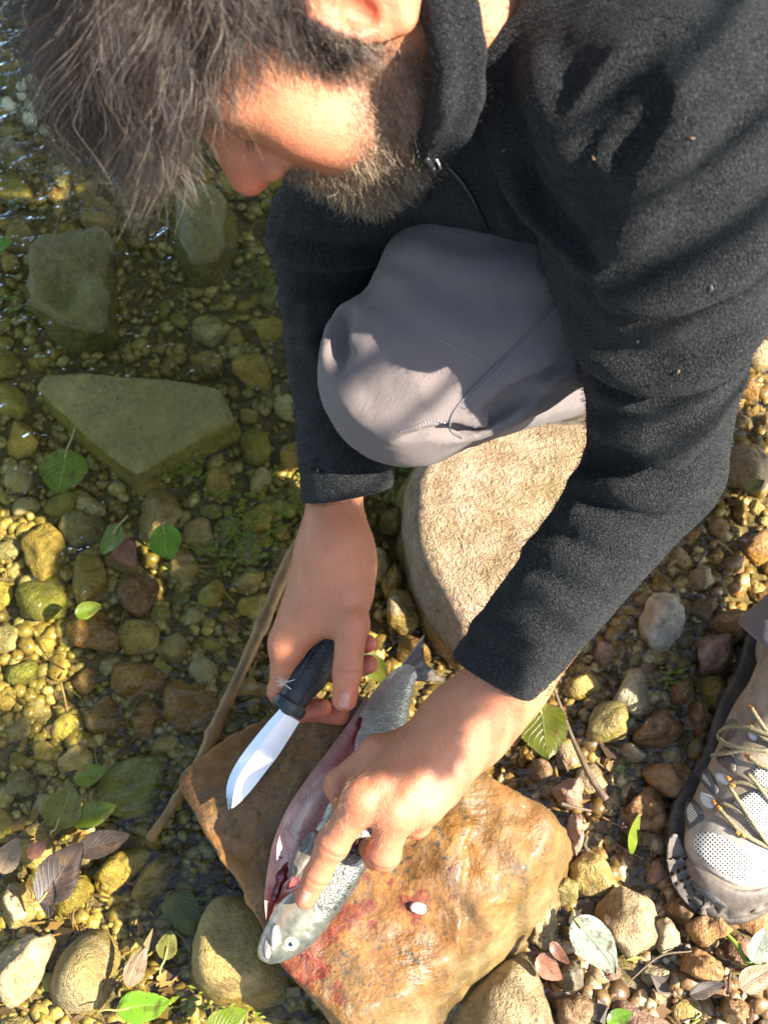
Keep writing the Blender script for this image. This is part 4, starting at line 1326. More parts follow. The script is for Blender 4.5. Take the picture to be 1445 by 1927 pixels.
# ---- hands and forearms
LH = dict(
    idx=([P(682, 1505, .906), P(626, 1588, .921), P(596, 1648, .930), P(575, 1690, .936)], [.0138, .0118, .0100, .0084]),
    mid=([P(745, 1525, .903), P(722, 1605, .920), P(708, 1612, .948), P(694, 1596, .970)], [.0140, .0120, .0100, .0085]),
    rin=([P(796, 1515, .910), P(782, 1548, .945), P(745, 1560, .965), P(715, 1545, .975)], [.0132, .0110, .0092, .0080]),
    pin=([P(830, 1478, .923), P(816, 1512, .956), P(775, 1525, .975), P(745, 1515, .980)], [.0118, .0098, .0084, .0074]),
    thb=([P(838, 1385, .955), P(712, 1418, .945), P(640, 1478, .944), P(652, 1520, .968)], [.0170, .0135, .0122, .0098]),
)
RH = dict(
    thb=([P(652, 1085, .990), P(662, 1175, .968), P(654, 1262, .958), P(648, 1316, .958)], [.0170, .0130, .0112, .0098]),
    idx=([P(541, 1212, .992), P(531, 1300, 1.008), P(566, 1338, 1.026), P(606, 1332, 1.018)], [.0135, .0108, .0092, .0080]),
    mid=([P(556, 1180, 1.010), P(545, 1275, 1.038), P(588, 1336, 1.040), P(640, 1347, 1.030)], [.0135, .0112, .0096, .0084]),
    rin=([P(575, 1155, 1.025), P(575, 1245, 1.062), P(640, 1268, 1.055), P(693, 1250, 1.030)], [.0125, .0108, .0092, .0082]),
    pin=([P(600, 1125, 1.035), P(605, 1205, 1.062), P(650, 1225, 1.055), P(692, 1211, 1.036)], [.0115, .0098, .0086, .0076]),
)
def hand(p, Hd, wr, k_palm=.016):
    d = None
    for key in ('idx', 'mid', 'rin', 'pin', 'thb'):
        c = chain(p, *Hd[key], k=.004)
        # knuckle swelling
        c = smin(c, sph(p, Hd[key][0][1], Hd[key][1][1] * 1.06), .004)
        d = c if d is None else smin(d, c, .0025)
    pal = None
    for key in ('idx', 'mid', 'rin', 'pin'):
        c = rc(p, wr, Hd[key][0][0], .022, Hd[key][1][0] * 1.02)
        pal = c if pal is None else smin(pal, c, .020)
    return d, pal

def lhand_sdf(p):
    d, pal = hand(p, LH, P(868, 1368, .940))
    pal = smin(pal, rc(p, P(868, 1368, .944), P(720, 1470, .935), .021, .016), .02)
    pal = smin(pal, rc(p, P(850, 1400, .95), P(790, 1490, .945), .020, .016), .02)
    d = smin(d, pal, .010)
    # tendons fan out over the back of the hand
    for key in ('idx', 'mid', 'rin'):
        a = P(850, 1385, .917); b = Hd_top(LH, key)
        d = smin(d, rc(p, a, b, .0022, .0030), .006)
    for vp in ([P(800, 1392, .93), P(765, 1440, .918), P(722, 1478, .905)], [P(845, 1400, .925), P(800, 1450, .91), P(768, 1500, .9)], [P(765, 1440, .918), P(775, 1490, .905)]):
        d = smin(d, chain(p, [q + (CP - q) / np.linalg.norm(CP - q) * .0 for q in vp], [.0105, .0118, .0115] if len(vp) == 3 else [.0115, .0115], .003), .005)
    fa = rc(p, elL, P(930, 1325, .936), .040, .0265)
    fa = smin(fa, rc(p, P(950, 1285, .93), P(868, 1368, .942), .0275, .0245), .02)
    d = smin(d, fa, .02)
    d = smin(d, sph(p, P(905, 1390, .94), .011), .02)   # wrist bone
    return d
def Hd_top(Hd, key):
    a = Hd[key][0][0]; v = CP - a; v /= np.linalg.norm(v)
    return a + v * (Hd[key][1][0] - .0015)

def rhand_sdf(p):
    wr = P(630, 1045, .992)
    d, pal = hand(p, RH, wr)
    pal = smin(pal, rc(p, wr, RH['thb'][0][0], .0205, .0185), .018)
    pal = smin(pal, rc(p, P(640, 1110, .985), P(578, 1172, .985), .018, .0150), .018)
    pal = smin(pal, rc(p, P(655, 1120, .985), P(632, 1178, .978), .016, .010), .014)
    d = smin(d, pal, .010)
    fa = rc(p, P(628, 880, .998), wr, .0215, .0190)
    fa = smin(fa, rc(p, P(628, 880, 1.015), P(632, 1045, 1.008), .0205, .0185), .02)
    d = smin(d, fa, .02)
    return d

def body_core(p):
    d = rc(p, NECK, P(1300, 150, .90), .062, .10)
    d = smin(d, rc(p, P(930, 110, .80), shL, .05, .05), .05)
    d = smin(d, rc(p, shL, elL, .05, .038), .02)
    d = smin(d, rc(p, P(930, 150, .83), shR, .06, .05), .05)
    d = smin(d, rc(p, shR, elR, .045, .036), .02)
    d = smin(d, rc(p, elR, P(628, 880, 1.005), .036, .0215), .02)
    return d

def body_sdf(p):
    d = body_core(p)
    for f, c, r in ((head_sdf, HC + HM @ np.array([.01, 0, -.01]), .25), (lhand_sdf, P(800, 1430, .94), .24), (rhand_sdf, P(620, 1120, 1.0), .24)):
        near = ((p - c) ** 2).sum(1) < (r + .05) ** 2
        if near.any():
            e = np.full(len(p), 9.0); e[near] = f(p[near])
            d = smin(d, e, .02)
    return d

# head and hands get a fine grid, and all of it is one skin
def build_body():
    parts = []
    hm = [H(sx * .13, sy * .13, sz) for sx in (-1, 1) for sy in (-1, 1) for sz in (-.20, .16)]
    v, f = sdf_mesh(lambda p: smin(head_sdf(p), body_core(p), .02), np.min(hm, 0), np.max(hm, 0), .0022); parts.append((v, f))
    for Hd, fn, ext in ((LH, lhand_sdf, [cufL, P(985, 1240, .92)]), (RH, rhand_sdf, [P(628, 900, .998)])):
        pts = np.array([q for k in Hd for q in Hd[k][0]] + ext)
        v, f = sdf_mesh(fn, pts.min(0) - .035, pts.max(0) + .035, .0016); parts.append((v, f))
    lo = np.min([NECK, shL, elL, shR, elR, P(1300, 150, .9), P(628, 880, 1.0)], 0) - .12
    hi = np.max([NECK, shL, elL, shR, elR, P(1300, 150, .9), P(628, 880, 1.0)], 0) + .12
    v, f = sdf_mesh(body_core, lo, hi, .008); parts.append((v, f))
    V = np.concatenate([a for a, _ in parts]); o = 0; F = []
    for a, f in parts: F.append(f + o); o += len(a)
    b = part("body", V, np.concatenate(F), M['skin'], PERSON)
    # blush where the skin itself is redder: nose, ears, cheeks, knuckles, finger ends
    q = (V - HC) @ HM
    def near(P0, r): return np.exp(-((V - P0) ** 2).sum(1) / (r * r))
    bl = 0.9 * near(H(.113, 0, -.013), .022) + 0.75 * near(H(-.012, .085, .01), .03) + 0.45 * near(H(.062, .05, -.015), .028) + .6 * near(H(.094, 0, -.048), .022)
    for Hd in (LH, RH):
        for k in Hd:
            pts, rs = Hd[k]
            bl += 0.60 * near(pts[1], .012) + 0.45 * near(pts[0], .017) + 0.75 * near(pts[3], .015) + 0.40 * near(pts[2], .011)
    set_attr(b.data, 'blush', np.clip(bl, 0, 1))
    # stubble under the beard, skin under the hair
    jaw = beard_mask(q)
    set_attr(b.data, 'stubble', jaw)
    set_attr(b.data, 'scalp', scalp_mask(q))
    cr = np.zeros(len(V))
    for Hd in (LH, RH):
        for k in Hd:
            pts, rs = Hd[k]
            for j in ((1, 2) if k != 'thb' else (2,)):
                ax = pts[j + 1] - pts[j - 1]; ax /= np.linalg.norm(ax)
                t = (V - pts[j]) @ ax
                rr = np.linalg.norm(V - pts[j] - t[:, None] * ax, axis=1)
                cr += (rr < rs[j] * 1.5) * (np.abs(t) < .006) * (0.5 + 0.5 * np.cos(t / .0012)) * np.exp(-(t / .0035) ** 2)
    set_attr(b.data, 'crease', np.clip(cr, 0, 1))
    return b

def beard_mask(q):
    x, y, z = q[:, 0], np.abs(q[:, 1]), q[:, 2]
    m = sst(-.005, -.045, z + .55 * (x - .02) * (x > .02) - 0.004) * sst(-.02, .0, x)
    # moustache and chin
    m = np.maximum(m, sst(.074, .084, x) * sst(-.024, -.032, z) * sst(.045, .03, y))
    side = sst(.03, .0, z) * sst(-.02, -.004, x) * sst(.036, .018, x) * sst(.045, .055, y)
    m = np.maximum(m, side)
    lips = np.exp(-((z + .0485) / .0065) ** 2) * (x > .085) * sst(.030, .022, y)
    return np.clip(m * (1 - lips), 0, 1) * sst(-.110, -.098, z) * sst(-.012, .004, x)

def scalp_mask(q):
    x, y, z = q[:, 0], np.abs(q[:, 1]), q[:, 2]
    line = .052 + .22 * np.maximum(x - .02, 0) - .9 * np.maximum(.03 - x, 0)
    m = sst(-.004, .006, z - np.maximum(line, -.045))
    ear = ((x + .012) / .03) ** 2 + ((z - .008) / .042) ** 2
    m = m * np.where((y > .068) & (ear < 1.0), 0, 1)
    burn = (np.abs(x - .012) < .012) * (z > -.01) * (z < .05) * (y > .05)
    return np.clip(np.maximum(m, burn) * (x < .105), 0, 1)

BODY = build_body()

# ---- nails
def nail(f, px, py, axis, w, l):
    c, n = march(f, px, py)
    a = axis - n * (axis @ n); a /= np.linalg.norm(a)
    b = np.cross(n, a)
    V, nu, nv = [], 9, 9
    for i in range(nu):
        for j in range(nv):
            u = -1 + 2 * i / (nu - 1); v = -1 + 2 * j / (nv - 1)
            s = (1 - 0.16 * max(-u, 0) ** 3)
            vv = v * w / 2 * s * (1 - 0.28 * max(u, 0) ** 4 * 0)
            lim = 1 - 0.25 * abs(v) ** 3
            pp = c + a * (u * l / 2 * lim) + b * vv
            pp = pp - n * (0.55 * (vv * vv) / (w / 2) + 0.06 * l * max(u, 0) ** 2)
            V.append(pp + n * 0.0004)
    for q in list(V): V.append(q - n * 0.0012)
    F = grid_faces(nu, nv)
    m = nu * nv
    F += [tuple(i + m for i in q)[::-1] for q in F]
    rim = [i * nv for i in range(nu)] + [(nu - 1) * nv + j for j in range(1, nv)] + [i * nv + nv - 1 for i in range(nu - 2, -1, -1)] + [j for j in range(nv - 2, 0, -1)]
    for i in range(len(rim)):
        a0, b0 = rim[i], rim[(i + 1) % len(rim)]
        F.append((a0, b0, b0 + m, a0 + m))
    return part("fingernail", V, F, M['nail'], BODY)
ax = LH['idx'][0][3] - LH['idx'][0][2]
nail(lhand_sdf, 573, 1690, ax, .0115, .0125)
ax = RH['thb'][0][3] - RH['thb'][0][2]
nail(rhand_sdf, 649, 1318, ax, .0130, .0130)

# ---- hair as strands
def strands(name, roots, paths, radius, mat, parent):
    """paths: n x k x 3"""
    n, k, _ = paths.shape
    hc = bpy.data.hair_curves.new(name)
    hc.add_curves([k] * n)
    org = ORG[parent.name]
    hc.points.foreach_set("position", (paths - org).astype(np.float32).ravel())
    r = np.linspace(1, .35, k)[None] * (radius if np.isscalar(radius) else radius[:, None])
    r = np.broadcast_to(r, (n, k))
    for i_, nm in enumerate(("radius",)):
        a = hc.attributes.get(nm) or hc.attributes.new(nm, 'FLOAT', 'POINT')
        a.data.foreach_set("value", np.ascontiguousarray(r, dtype=np.float32).ravel())
    hc.materials.append(mat)
    o = bpy.data.objects.new(name, hc); COL.objects.link(o); o.parent = parent
    ORG[o.name] = org
    return o

def sample_surface(obj, weight, n):
    me = obj.data; org = ORG[obj.name]
    V = np.empty(len(me.vertices) * 3); me.vertices.foreach_get("co", V); V = V.reshape(-1, 3) + org
    Nn = np.empty(len(me.vertices) * 3); me.vertices.foreach_get("normal", Nn); Nn = Nn.reshape(-1, 3)
    w = weight(V)
    i = rng.choice(len(V), size=n, p=w / w.sum())
    p = V[i] + rng.normal(size=(n, 3)) * .0012
    return p, Nn[i], i

def grow_hair():
    def w(V):
        q = (V - HC) @ HM
        return scalp_mask(q) * (q[:, 2] > -.06) * (np.linalg.norm(q, axis=1) < .19)
    n, k = 21000, 12
    p, nr, _ = sample_surface(BODY, w, n)
    q = (p - HC) @ HM
    # tousled locks: strands share their lock's direction
    nl = 420
    ci = rng.choice(n, nl, replace=False)
    lock = np.argmin(((q[:, None, ::1] - q[None, ci]) ** 2).sum(2), axis=1) 
    ldir = rng.normal(size=(nl, 3)); lphase = rng.uniform(0, 6.28, nl); lcurl = rng.uniform(.6, 1.5, nl)
    # combing: from crown forward over the brow, sides back and down
    top = sst(.05, .10, q[:, 2])
    front = sst(-.02, .07, q[:, 0])
    comb = np.stack([0.60 + .55 * front, 0.35 * np.sign(q[:, 1]) * (1 - top), -.10 - .75 * (1 - top) - .42 * front], 1)
    side = (1 - top)
    comb[:, 0] -= 0.75 * side * (1 - front)
    nq = nr @ HM
    L = (.036 + .044 * top + .030 * front * top) * rng.uniform(.7, 1.2, n)
    burn = (q[:, 2] < .045) & (np.abs(q[:, 1]) > .05)
    L[burn] *= .45
    path = np.zeros((n, k, 3)); path[:, 0] = q
    d = nq * (.9 * top + .35)[:, None] + comb * .5 + 0.45 * ldir[lock] * (0.3 + .7 * top)[:, None]
    d /= np.linalg.norm(d, axis=1)[:, None]
    g = np.array([0, 0, -1.0]) @ HM     # gravity in the head's frame
    for j in range(1, k):
        t = j / (k - 1)
        b1 = np.cross(d, nq); b1 /= np.linalg.norm(b1, axis=1)[:, None] + 1e-6
        b2 = np.cross(d, b1)
        ph = lphase[lock] + t * 7.0 * lcurl[lock]
        dd = d + .55 * (np.cos(ph)[:, None] * b1 + np.sin(ph)[:, None] * b2) + rng.normal(size=(n, 3)) * .10
        dd /= np.linalg.norm(dd, axis=1)[:, None]
        path[:, j] = path[:, j - 1] + dd * (L / (k - 1))[:, None]
        d = d * .86 + comb * .12 + g * (.08 + .14 * front * top)[:, None]
        d /= np.linalg.norm(d, axis=1)[:, None]
        # stay outside the skull
        c = np.array([-.006, 0, .045]); rr = np.array([.101, .082, .097])
        e = (path[:, j] - c) / rr; le = np.linalg.norm(e, axis=1)
        ins = le < 1.02
        path[ins, j] = c + (path[ins, j] - c) / le[ins][:, None] * 1.02
    # stray hairs that stand off
    st = rng.choice(n, 500, replace=False)
    path[st] += (path[st] - path[st][:, :1]) * rng.uniform(.1, .45, (500, 1, 1)) + np.linspace(0, 1, k)[None, :, None] ** 2 * rng.normal(size=(500, 1, 3)) * .012
    path = HC + path @ HM.T
    strands("hair", p, path, rng.uniform(.00006, .00011, n) * 1.5, M['hair'], PERSON)

def grow_beard():
    def w(V):
        q = (V - HC) @ HM
        return beard_mask(q) * (np.linalg.norm(q, axis=1) < .17)
    n, k = 19000, 7
    p, nr, _ = sample_surface(BODY, w, n)
    q = (p - HC) @ HM; nq = nr @ HM
    chin = sst(-.02, -.085, q[:, 2]) * sst(.0, .06, q[:, 0])
    L = (.0050 + .0085 * chin) * rng.uniform(.5, 1.35, n)
    st = rng.normal(size=(n, 3))
    path = np.zeros((n, k, 3)); path[:, 0] = q
    d = nq * .75 + np.array([.45, 0, -.45]) + st * .35
    d /= np.linalg.norm(d, axis=1)[:, None]
    curl = rng.normal(size=(n, 3)) * .45
    for j in range(1, k):
        path[:, j] = path[:, j - 1] + d * (L / (k - 1))[:, None]
        d = d + curl * .35 + np.array([0.02, 0, -.12]); d /= np.linalg.norm(d, axis=1)[:, None]
    strands("beard", p, HC + path @ HM.T, rng.uniform(.00006, .00010, n) * 1.4, M['beard'], PERSON)
    # eyebrows
    def w2(V):
        q = (V - HC) @ HM; y = np.abs(q[:, 1])
        return np.exp(-((q[:, 2] - .043 - .004 * np.sin((y - .01) * 60)) / .0045) ** 2) * (q[:, 0] > .055) * (y > .012) * (y < .055)
    n = 700; k = 4
    p, nr, _ = sample_surface(BODY, w2, n)
    q = (p - HC) @ HM; nq = nr @ HM
    d = nq * .45 + np.stack([q[:, 0] * 0, np.sign(q[:, 1]) * .8, rng.normal(size=n) * .3 + .2], 1)
    d /= np.linalg.norm(d, axis=1)[:, None]
    path = q[:, None] + d[:, None] * (np.arange(k) / (k - 1))[None, :, None] * .008
    strands("eyebrow", p, HC + path @ HM.T, .00010, M['hair'], PERSON)
    # lashes
    n = 90
    s = rng.choice([-1, 1], n); u = rng.uniform(-1, 1, n)
    root = np.stack([.083 - .006 * u * u, s * (.033 + .013 * u), np.full(n, .0135) + .002 * u * u], 1)
    d = np.stack([np.full(n, .8), s * u * .5, np.full(n, -.45)], 1) + rng.normal(size=(n, 3)) * .12
    path = root[:, None] + d[:, None] * (np.arange(k) / (k - 1))[None, :, None] * .008
    strands("eyelash", root, HC + path @ HM.T, .00009, M['hair'], PERSON)
    # fine hair on forearms and the backs of the hands
    def w3(V):
        w_ = np.zeros(len(V))
        v = CP - V; v /= np.linalg.norm(v, axis=1)[:, None]
        for a, b, r in ((P(960, 1270, .9), P(700, 1480, .9), .045), (P(628, 930, .98), P(600, 1130, .98), .03)):
            w_ = np.maximum(w_, (rc(V, a, b, r) < 0) * 1.0)
        return w_
    n = 1500; k = 5
    p, nr, _ = sample_surface(BODY, w3, n)
    toc = CP - p; toc /= np.linalg.norm(toc, axis=1)[:, None]
    along = np.where((p[:, 0] > -.02)[:, None], (P(640, 1560, .93) - P(900, 1300, .93))[None], (P(560, 1250, .99) - P(630, 950, .99))[None])
    along = along / np.linalg.norm(along, axis=1)[:, None]
    d = nr * .55 + along * .6 + rng.normal(size=(n, 3)) * .22
    d /= np.linalg.norm(d, axis=1)[:, None]
    t = (np.arange(k) / (k - 1))[None, :, None]
    L = rng.uniform(.004, .009, n)[:, None, None]
    path = p[:, None] + d[:, None] * t * L - nr[:, None] * t * t * L * .45
    strands("arm_hair", p, path, .00007, M['fuzz'], PERSON)
grow_hair(); grow_beard()
# ================================================================== fleece jacket
LAX = (cufL - elL) / np.linalg.norm(cufL - elL)
RAX = (cufR - elR) / np.linalg.norm(cufR - elR)

def cuff_plane(a, b, axis):
    l = (b - a) / np.linalg.norm(b - a)
    n = axis - l * (axis @ l)
    return (a + b) / 2, n / np.linalg.norm(n)
cLc, cLn = cuff_plane(P(853, 1238, .935), P(1002, 1326, .915), LAX)
cRc, cRn = cuff_plane(P(566, 946, 1.0), P(733, 918, .99), RAX)

def jacket_base(p):
    tor = rc(p, P(965, 165, .835), P(1120, 165, .855), .094, .116)
    tor = smin(tor, rc(p, P(1120, 165, .855), P(1430, 130, .90), .116, .145), .03)
    tor = smin(tor, rc(p, P(1005, 55, .775), shL, .060, .080), .045)
    tor = smin(tor, rc(p, P(1130, -100, .77), P(1420, -60, .77), .085, .085), .05)
    tor = smin(tor, rc(p, P(980, 190, .86), shR, .085, .068), .04)
    la = rc(p, shL, elL, .077, .0475)
    la = smin(la, ell(p, (shL * .75 + elL * .25), (.078, .078, .085)), .03)
    tor = smin(tor, la, .020)
    lf = rc(p, elL, cufL + LAX * .03, .0480, .0325)
    tor = smin(tor, lf, .020)
    ra = rc(p, shR, elR, .068, .0515)
    ra = smin(ra, rc(p, elR, cufR + RAX * .03, .0510, .0355), .02)
    tor = smin(tor, ra, .02)
    # stand-up collar
    col = chain(p, COLLAR, [.016, .0155, .015, .0145, .0135, .0115, .009], .006)
    tor = smin(tor, col, .022)
    return tor
COLLAR = [P(815, -90, .69), P(848, 20, .672), P(862, 100, .676), P(860, 175, .690), P(842, 232, .712), P(815, 272, .735), P(795, 300, .760)]

FOLDS = []
def fold(pts, r, amt, k=.0075, groove=False):
    q = smooth_px(pts, 26)
    p, n, ok = march_many(jacket_base, q)
    p, n = p[ok], n[ok]
    if len(p) < 2: return
    s = (1.0 if groove else 2.1) * np.sin(np.linspace(.25, math.pi - .25, len(p))) ** .6
    if groove: c = p + n * (r - amt * s)[:, None] if not np.isscalar(r) else p + n * (r - amt * s)[:, None]
    else: c = p - n * (r - amt * s)[:, None]
    FOLDS.append((c, np.full(len(c), r), k, groove, c.min(0) - r - .03, c.max(0) + r + .03))
for pts, r, amt in [
    # round the upper arm and elbow of the near sleeve
    ([(1092, 610), (1130, 668), (1230, 702), (1330, 680), (1420, 610)], .016, .0075),
    ([(1100, 500), (1150, 548), (1260, 556), (1370, 520), (1445, 450)], .016, .0060),
    ([(1088, 760), (1140, 735), (1200, 760)], .012, .0040),
    ([(1080, 850), (1120, 810), (1180, 812), (1260, 840)], .013, .0060),
    ([(1082, 905), (1150, 905), (1230, 930), (1310, 925)], .014, .0065),
    ([(1060, 960), (1120, 1000), (1190, 1010)], .012, .0045),
    ([(1000, 1030), (1060, 1050), (1150, 1100)], .012, .0040),
    ([(970, 1100), (1020, 1120), (1110, 1180)], .010, .0030),
    ([(900, 1180), (950, 1200), (1040, 1235)], .010, .0025),
    ([(1330, 790), (1250, 860), (1190, 890)], .014, .0055),
    # pulls that run from the shoulder to the armpit
    ([(1195, 120), (1130, 200), (1085, 270)], .014, .0060),
    ([(1275, 150), (1200, 230), (1140, 300)], .014, .0055),
    ([(1330, 210), (1260, 290), (1175, 370)], .015, .0050),
    ([(1240, 400), (1170, 440), (1115, 470)], .013, .0045),
    # armpit roll and chest
    ([(945, 215), (960, 300), (1010, 380), (1100, 475)], .018, .0060),
    ([(900, 330), (925, 380), (945, 430)], .012, .0050),
    ([(1000, 120), (1040, 200), (1060, 290)], .020, .0060),
    ([(920, 40), (930, 140), (925, 240)], .016, .0045),
    # far sleeve
    ([(515, 455), (590, 492), (690, 490), (740, 470)], .012, .0060),
    ([(512, 545), (580, 590), (650, 580)], .012, .0060),
    ([(525, 400), (600, 425), (720, 420)], .012, .0040),
    ([(522, 650), (570, 640), (620, 655)], .010, .0030)]:
    fold(pts, r, amt)
for pts, r, amt in [
    ([(1096, 650), (1140, 712), (1240, 742), (1350, 712), (1410, 660)], .010, .0050),
    ([(1105, 535), (1160, 585), (1260, 596), (1400, 552)], .010, .0045),
    ([(1085, 875), (1150, 862), (1240, 880), (1330, 870)], .009, .0045),
    ([(1110, 260), (1170, 160), (1230, 95)], .010, .0040),
    ([(1165, 280), (1230, 190)], .010, .0040),
    ([(985, 240), (1000, 330), (1050, 400), (1115, 478)], .008, .0030),
    ([(885, 300), (905, 370), (930, 430)], .007, .0050),
    ([(515, 505), (600, 535), (720, 520)], .009, .0045),
    ([(875, 30), (885, 140), (868, 230), (835, 285)], .008, .0060)]:
    fold(pts, r, amt, .008, True)

def jacket_sdf(p):
    d = jacket_base(p)
    for c, r, k, groove, lo, hi in FOLDS:
        m = ((p > lo) & (p < hi)).all(1)
        if not m.any(): continue
        e = chain(p[m], c, r, .004)
        d[m] = smax(d[m], -e, k) if groove else smin(d[m], e, k)
    d = d + .0011 * fbm(p * 42, 2, 3) + .0022 * fbm(p * 15, 2, 8)
    for c, n, a0, a1, r0, r1 in ((cLc, cLn, elL, cufL + LAX * .03, .0400, .0265), (cRc, cRn, elR, cufR + RAX * .03, .0440, .0280)):
        s = (p - c) @ n
        near = ((p - c) ** 2).sum(1) < .14 ** 2
        if near.any():
            q = p[near]; sn = s[near]
            dd = d[near]
            # hem: a slightly thicker band with a stitched groove above it
            dd = dd - .0012 * sst(-.022, -.018, sn) + .0010 * np.exp(-((sn + .020) / .0015) ** 2)
            dd = smax(dd, sn, .004)
            inner = np.maximum(rc(q, a0, a1, r0, r1), -(sn + .035))
            d[near] = smax(dd, -inner, .003)
    # opening of the collar round the neck
    nk = rc(p, H(-.03, 0, -.05), NECK + (NECK - H(-.03, 0, -.05)) * .3, .066, .064)
    m = nk < .05
    if m.any(): d[m] = smax(d[m], -nk[m], .006)
    return d

def build_jacket():
    lo = np.min([P(600, 420, 1.0), P(480, 950, 1.05), cLc, shR, P(1500, -200, .6), P(1430, 1330, .93)], 0) - .10
    hi = np.max([P(600, 420, .9), P(1450, 100, .62), P(1600, -250, .9), P(1450, 200, 1.1), shL], 0) + .10
    lo[0] = -.17; lo[1] = .16; lo[2] = .17; hi[0] = .46; hi[1] = .95; hi[2] = .86
    V, F = sdf_mesh(jacket_sdf, lo, hi, .0038, 1)
    j = part("fleece_jacket", V, F, M['fleece'], PERSON)
    return j
JACKET = build_jacket()

def zip_pull():
    p, n = line_on(jacket_base, [(806, 288), (812, 300), (815, 316), (812, 340), (802, 366), (796, 380)], .004, 4)
    V1 = tube(p, .0022, 8)
    p2, n2 = line_on(jacket_base, [(816, 300), (818, 322), (812, 350), (800, 378)], .006, 4)
    V, F = joinm([V1, tube(p2, .0013, 6)])
    part("zip_pull", V, F, M['black_plastic'], JACKET)
    p, n = line_on(jacket_base, [(822, 292), (826, 306), (828, 318)], .003, 4)
    if len(p) > 2: part("zip_thread", *tube(p, .0005, 5), M['white_print'], JACKET)
    for a, b in (((784, 334), (790, 348)), ((794, 348), (799, 362))):
        p, n = line_on(jacket_sdf, [a, b], .0006, 3, False)
        if len(p) > 2: part("reflective_dash", *tube(p, .0011, 6, flat=1.0), M['white_print'], JACKET)
    # front zip line and armhole seam
    p, n = line_on(jacket_sdf, [(838, 306), (872, 345), (900, 395), (918, 432)], .0004, 4)
    if len(p) > 2: part("zip_seam", *tube(p, .0016, 6), M['black_plastic'], JACKET)
zip_pull()

def lint():
    """specks of grass and lint caught in the fleece"""
    out = []
    for x, y in ((1119, 298), (1337, 541), (1040, 742), (985, 1032), (1058, 1278), (772, 880), (600, 884), (523, 600), (1276, 700), (1200, 640), (948, 280), (1300, 260)):
        p, n, ok = march_many(jacket_sdf, [(x, y)])
        if ok[0]:
            a = p[0] + n[0] * .0012; t = np.cross(n[0], rng.normal(size=3)); t /= np.linalg.norm(t)
            out.append(tube([a - t * .0014, a + n[0] * .0006, a + t * .0016], .00055, 5))
    V, F = joinm(out)
    part("lint_speck", V, F, M['tan'], JACKET)['kind'] = 'stuff'
lint()

def fleece_pile():
    """short nap that stands off the cloth"""
    me = JACKET.data
    n0 = len(me.vertices)
    V = np.empty(n0 * 3); me.vertices.foreach_get("co", V); V = V.reshape(-1, 3) + ORG[JACKET.name]
    Nn = np.empty(n0 * 3); me.vertices.foreach_get("normal", Nn); Nn = Nn.reshape(-1, 3)
    toc = CP - V; toc /= np.linalg.norm(toc, axis=1)[:, None]
    ok = np.where((Nn * toc).sum(1) > -.35)[0]
    i = rng.choice(ok, 62000)
    p = V[i] + rng.normal(size=(len(i), 3)) * .0016
    d = Nn[i] + rng.normal(size=(len(i), 3)) * .75
    d /= np.linalg.norm(d, axis=1)[:, None]
    L = rng.uniform(.0010, .0024, len(i))[:, None, None]
    t = np.linspace(0, 1, 3)[None, :, None]
    c = rng.normal(size=(len(i), 1, 3)) * .0008
    path = p[:, None] + d[:, None] * t * L + c * t * t - Nn[i][:, None] * .0006
    o = strands("fleece_nap", p, path, .00022, M['fleece'], JACKET)
    o['kind'] = 'stuff'
fleece_pile()

# ================================================================== trousers
kneeR, hipR, ankR = P(750, 704, .905), P(1190, 420, .935), P(1075, 690, 1.165)
kneeL, hipL, ankL = P(1980, 700, 1.02), P(1430, 300, 1.04), P(1488, 1185, 1.045)
tLc = P(1478, 1250, 1.062); tLn = (tLc - kneeL) / np.linalg.norm(tLc - kneeL)
def trouser_base(p):
    d = rc(p, hipR, P(905, 598, .920), .088, .080)
    d = smin(d, rc(p, P(905, 598, .920), kneeR, .080, .0535), .02)
    d = smin(d, ell(p, P(765, 705, .915), (.062, .066, .062)), .02)
    d = smin(d, rc(p, P(770, 730, .93), ankR, .056, .046), .02)
    d = smin(d, rc(p, hipL, kneeL, .088, .062), .02)
    d = smin(d, rc(p, kneeL, tLc + tLn * .03, .058, .047), .02)
    d = smin(d, rc(p, hipR, hipL, .10, .10), .05)
    return d
TF = []
def tfold(pts, r, amt, groove=False, k=.008):
    p, n, ok = march_many(trouser_base, smooth_px(pts, 24))
    p, n = p[ok], n[ok]
    if len(p) < 2: return
    s = 1.5 * np.sin(np.linspace(.2, math.pi - .2, len(p))) ** .6
    c = p + n * (r - amt * s)[:, None] if groove else p - n * (r - amt * s)[:, None]
    TF.append((c, np.full(len(c), r), k, groove, c.min(0) - r - .03, c.max(0) + r + .03))
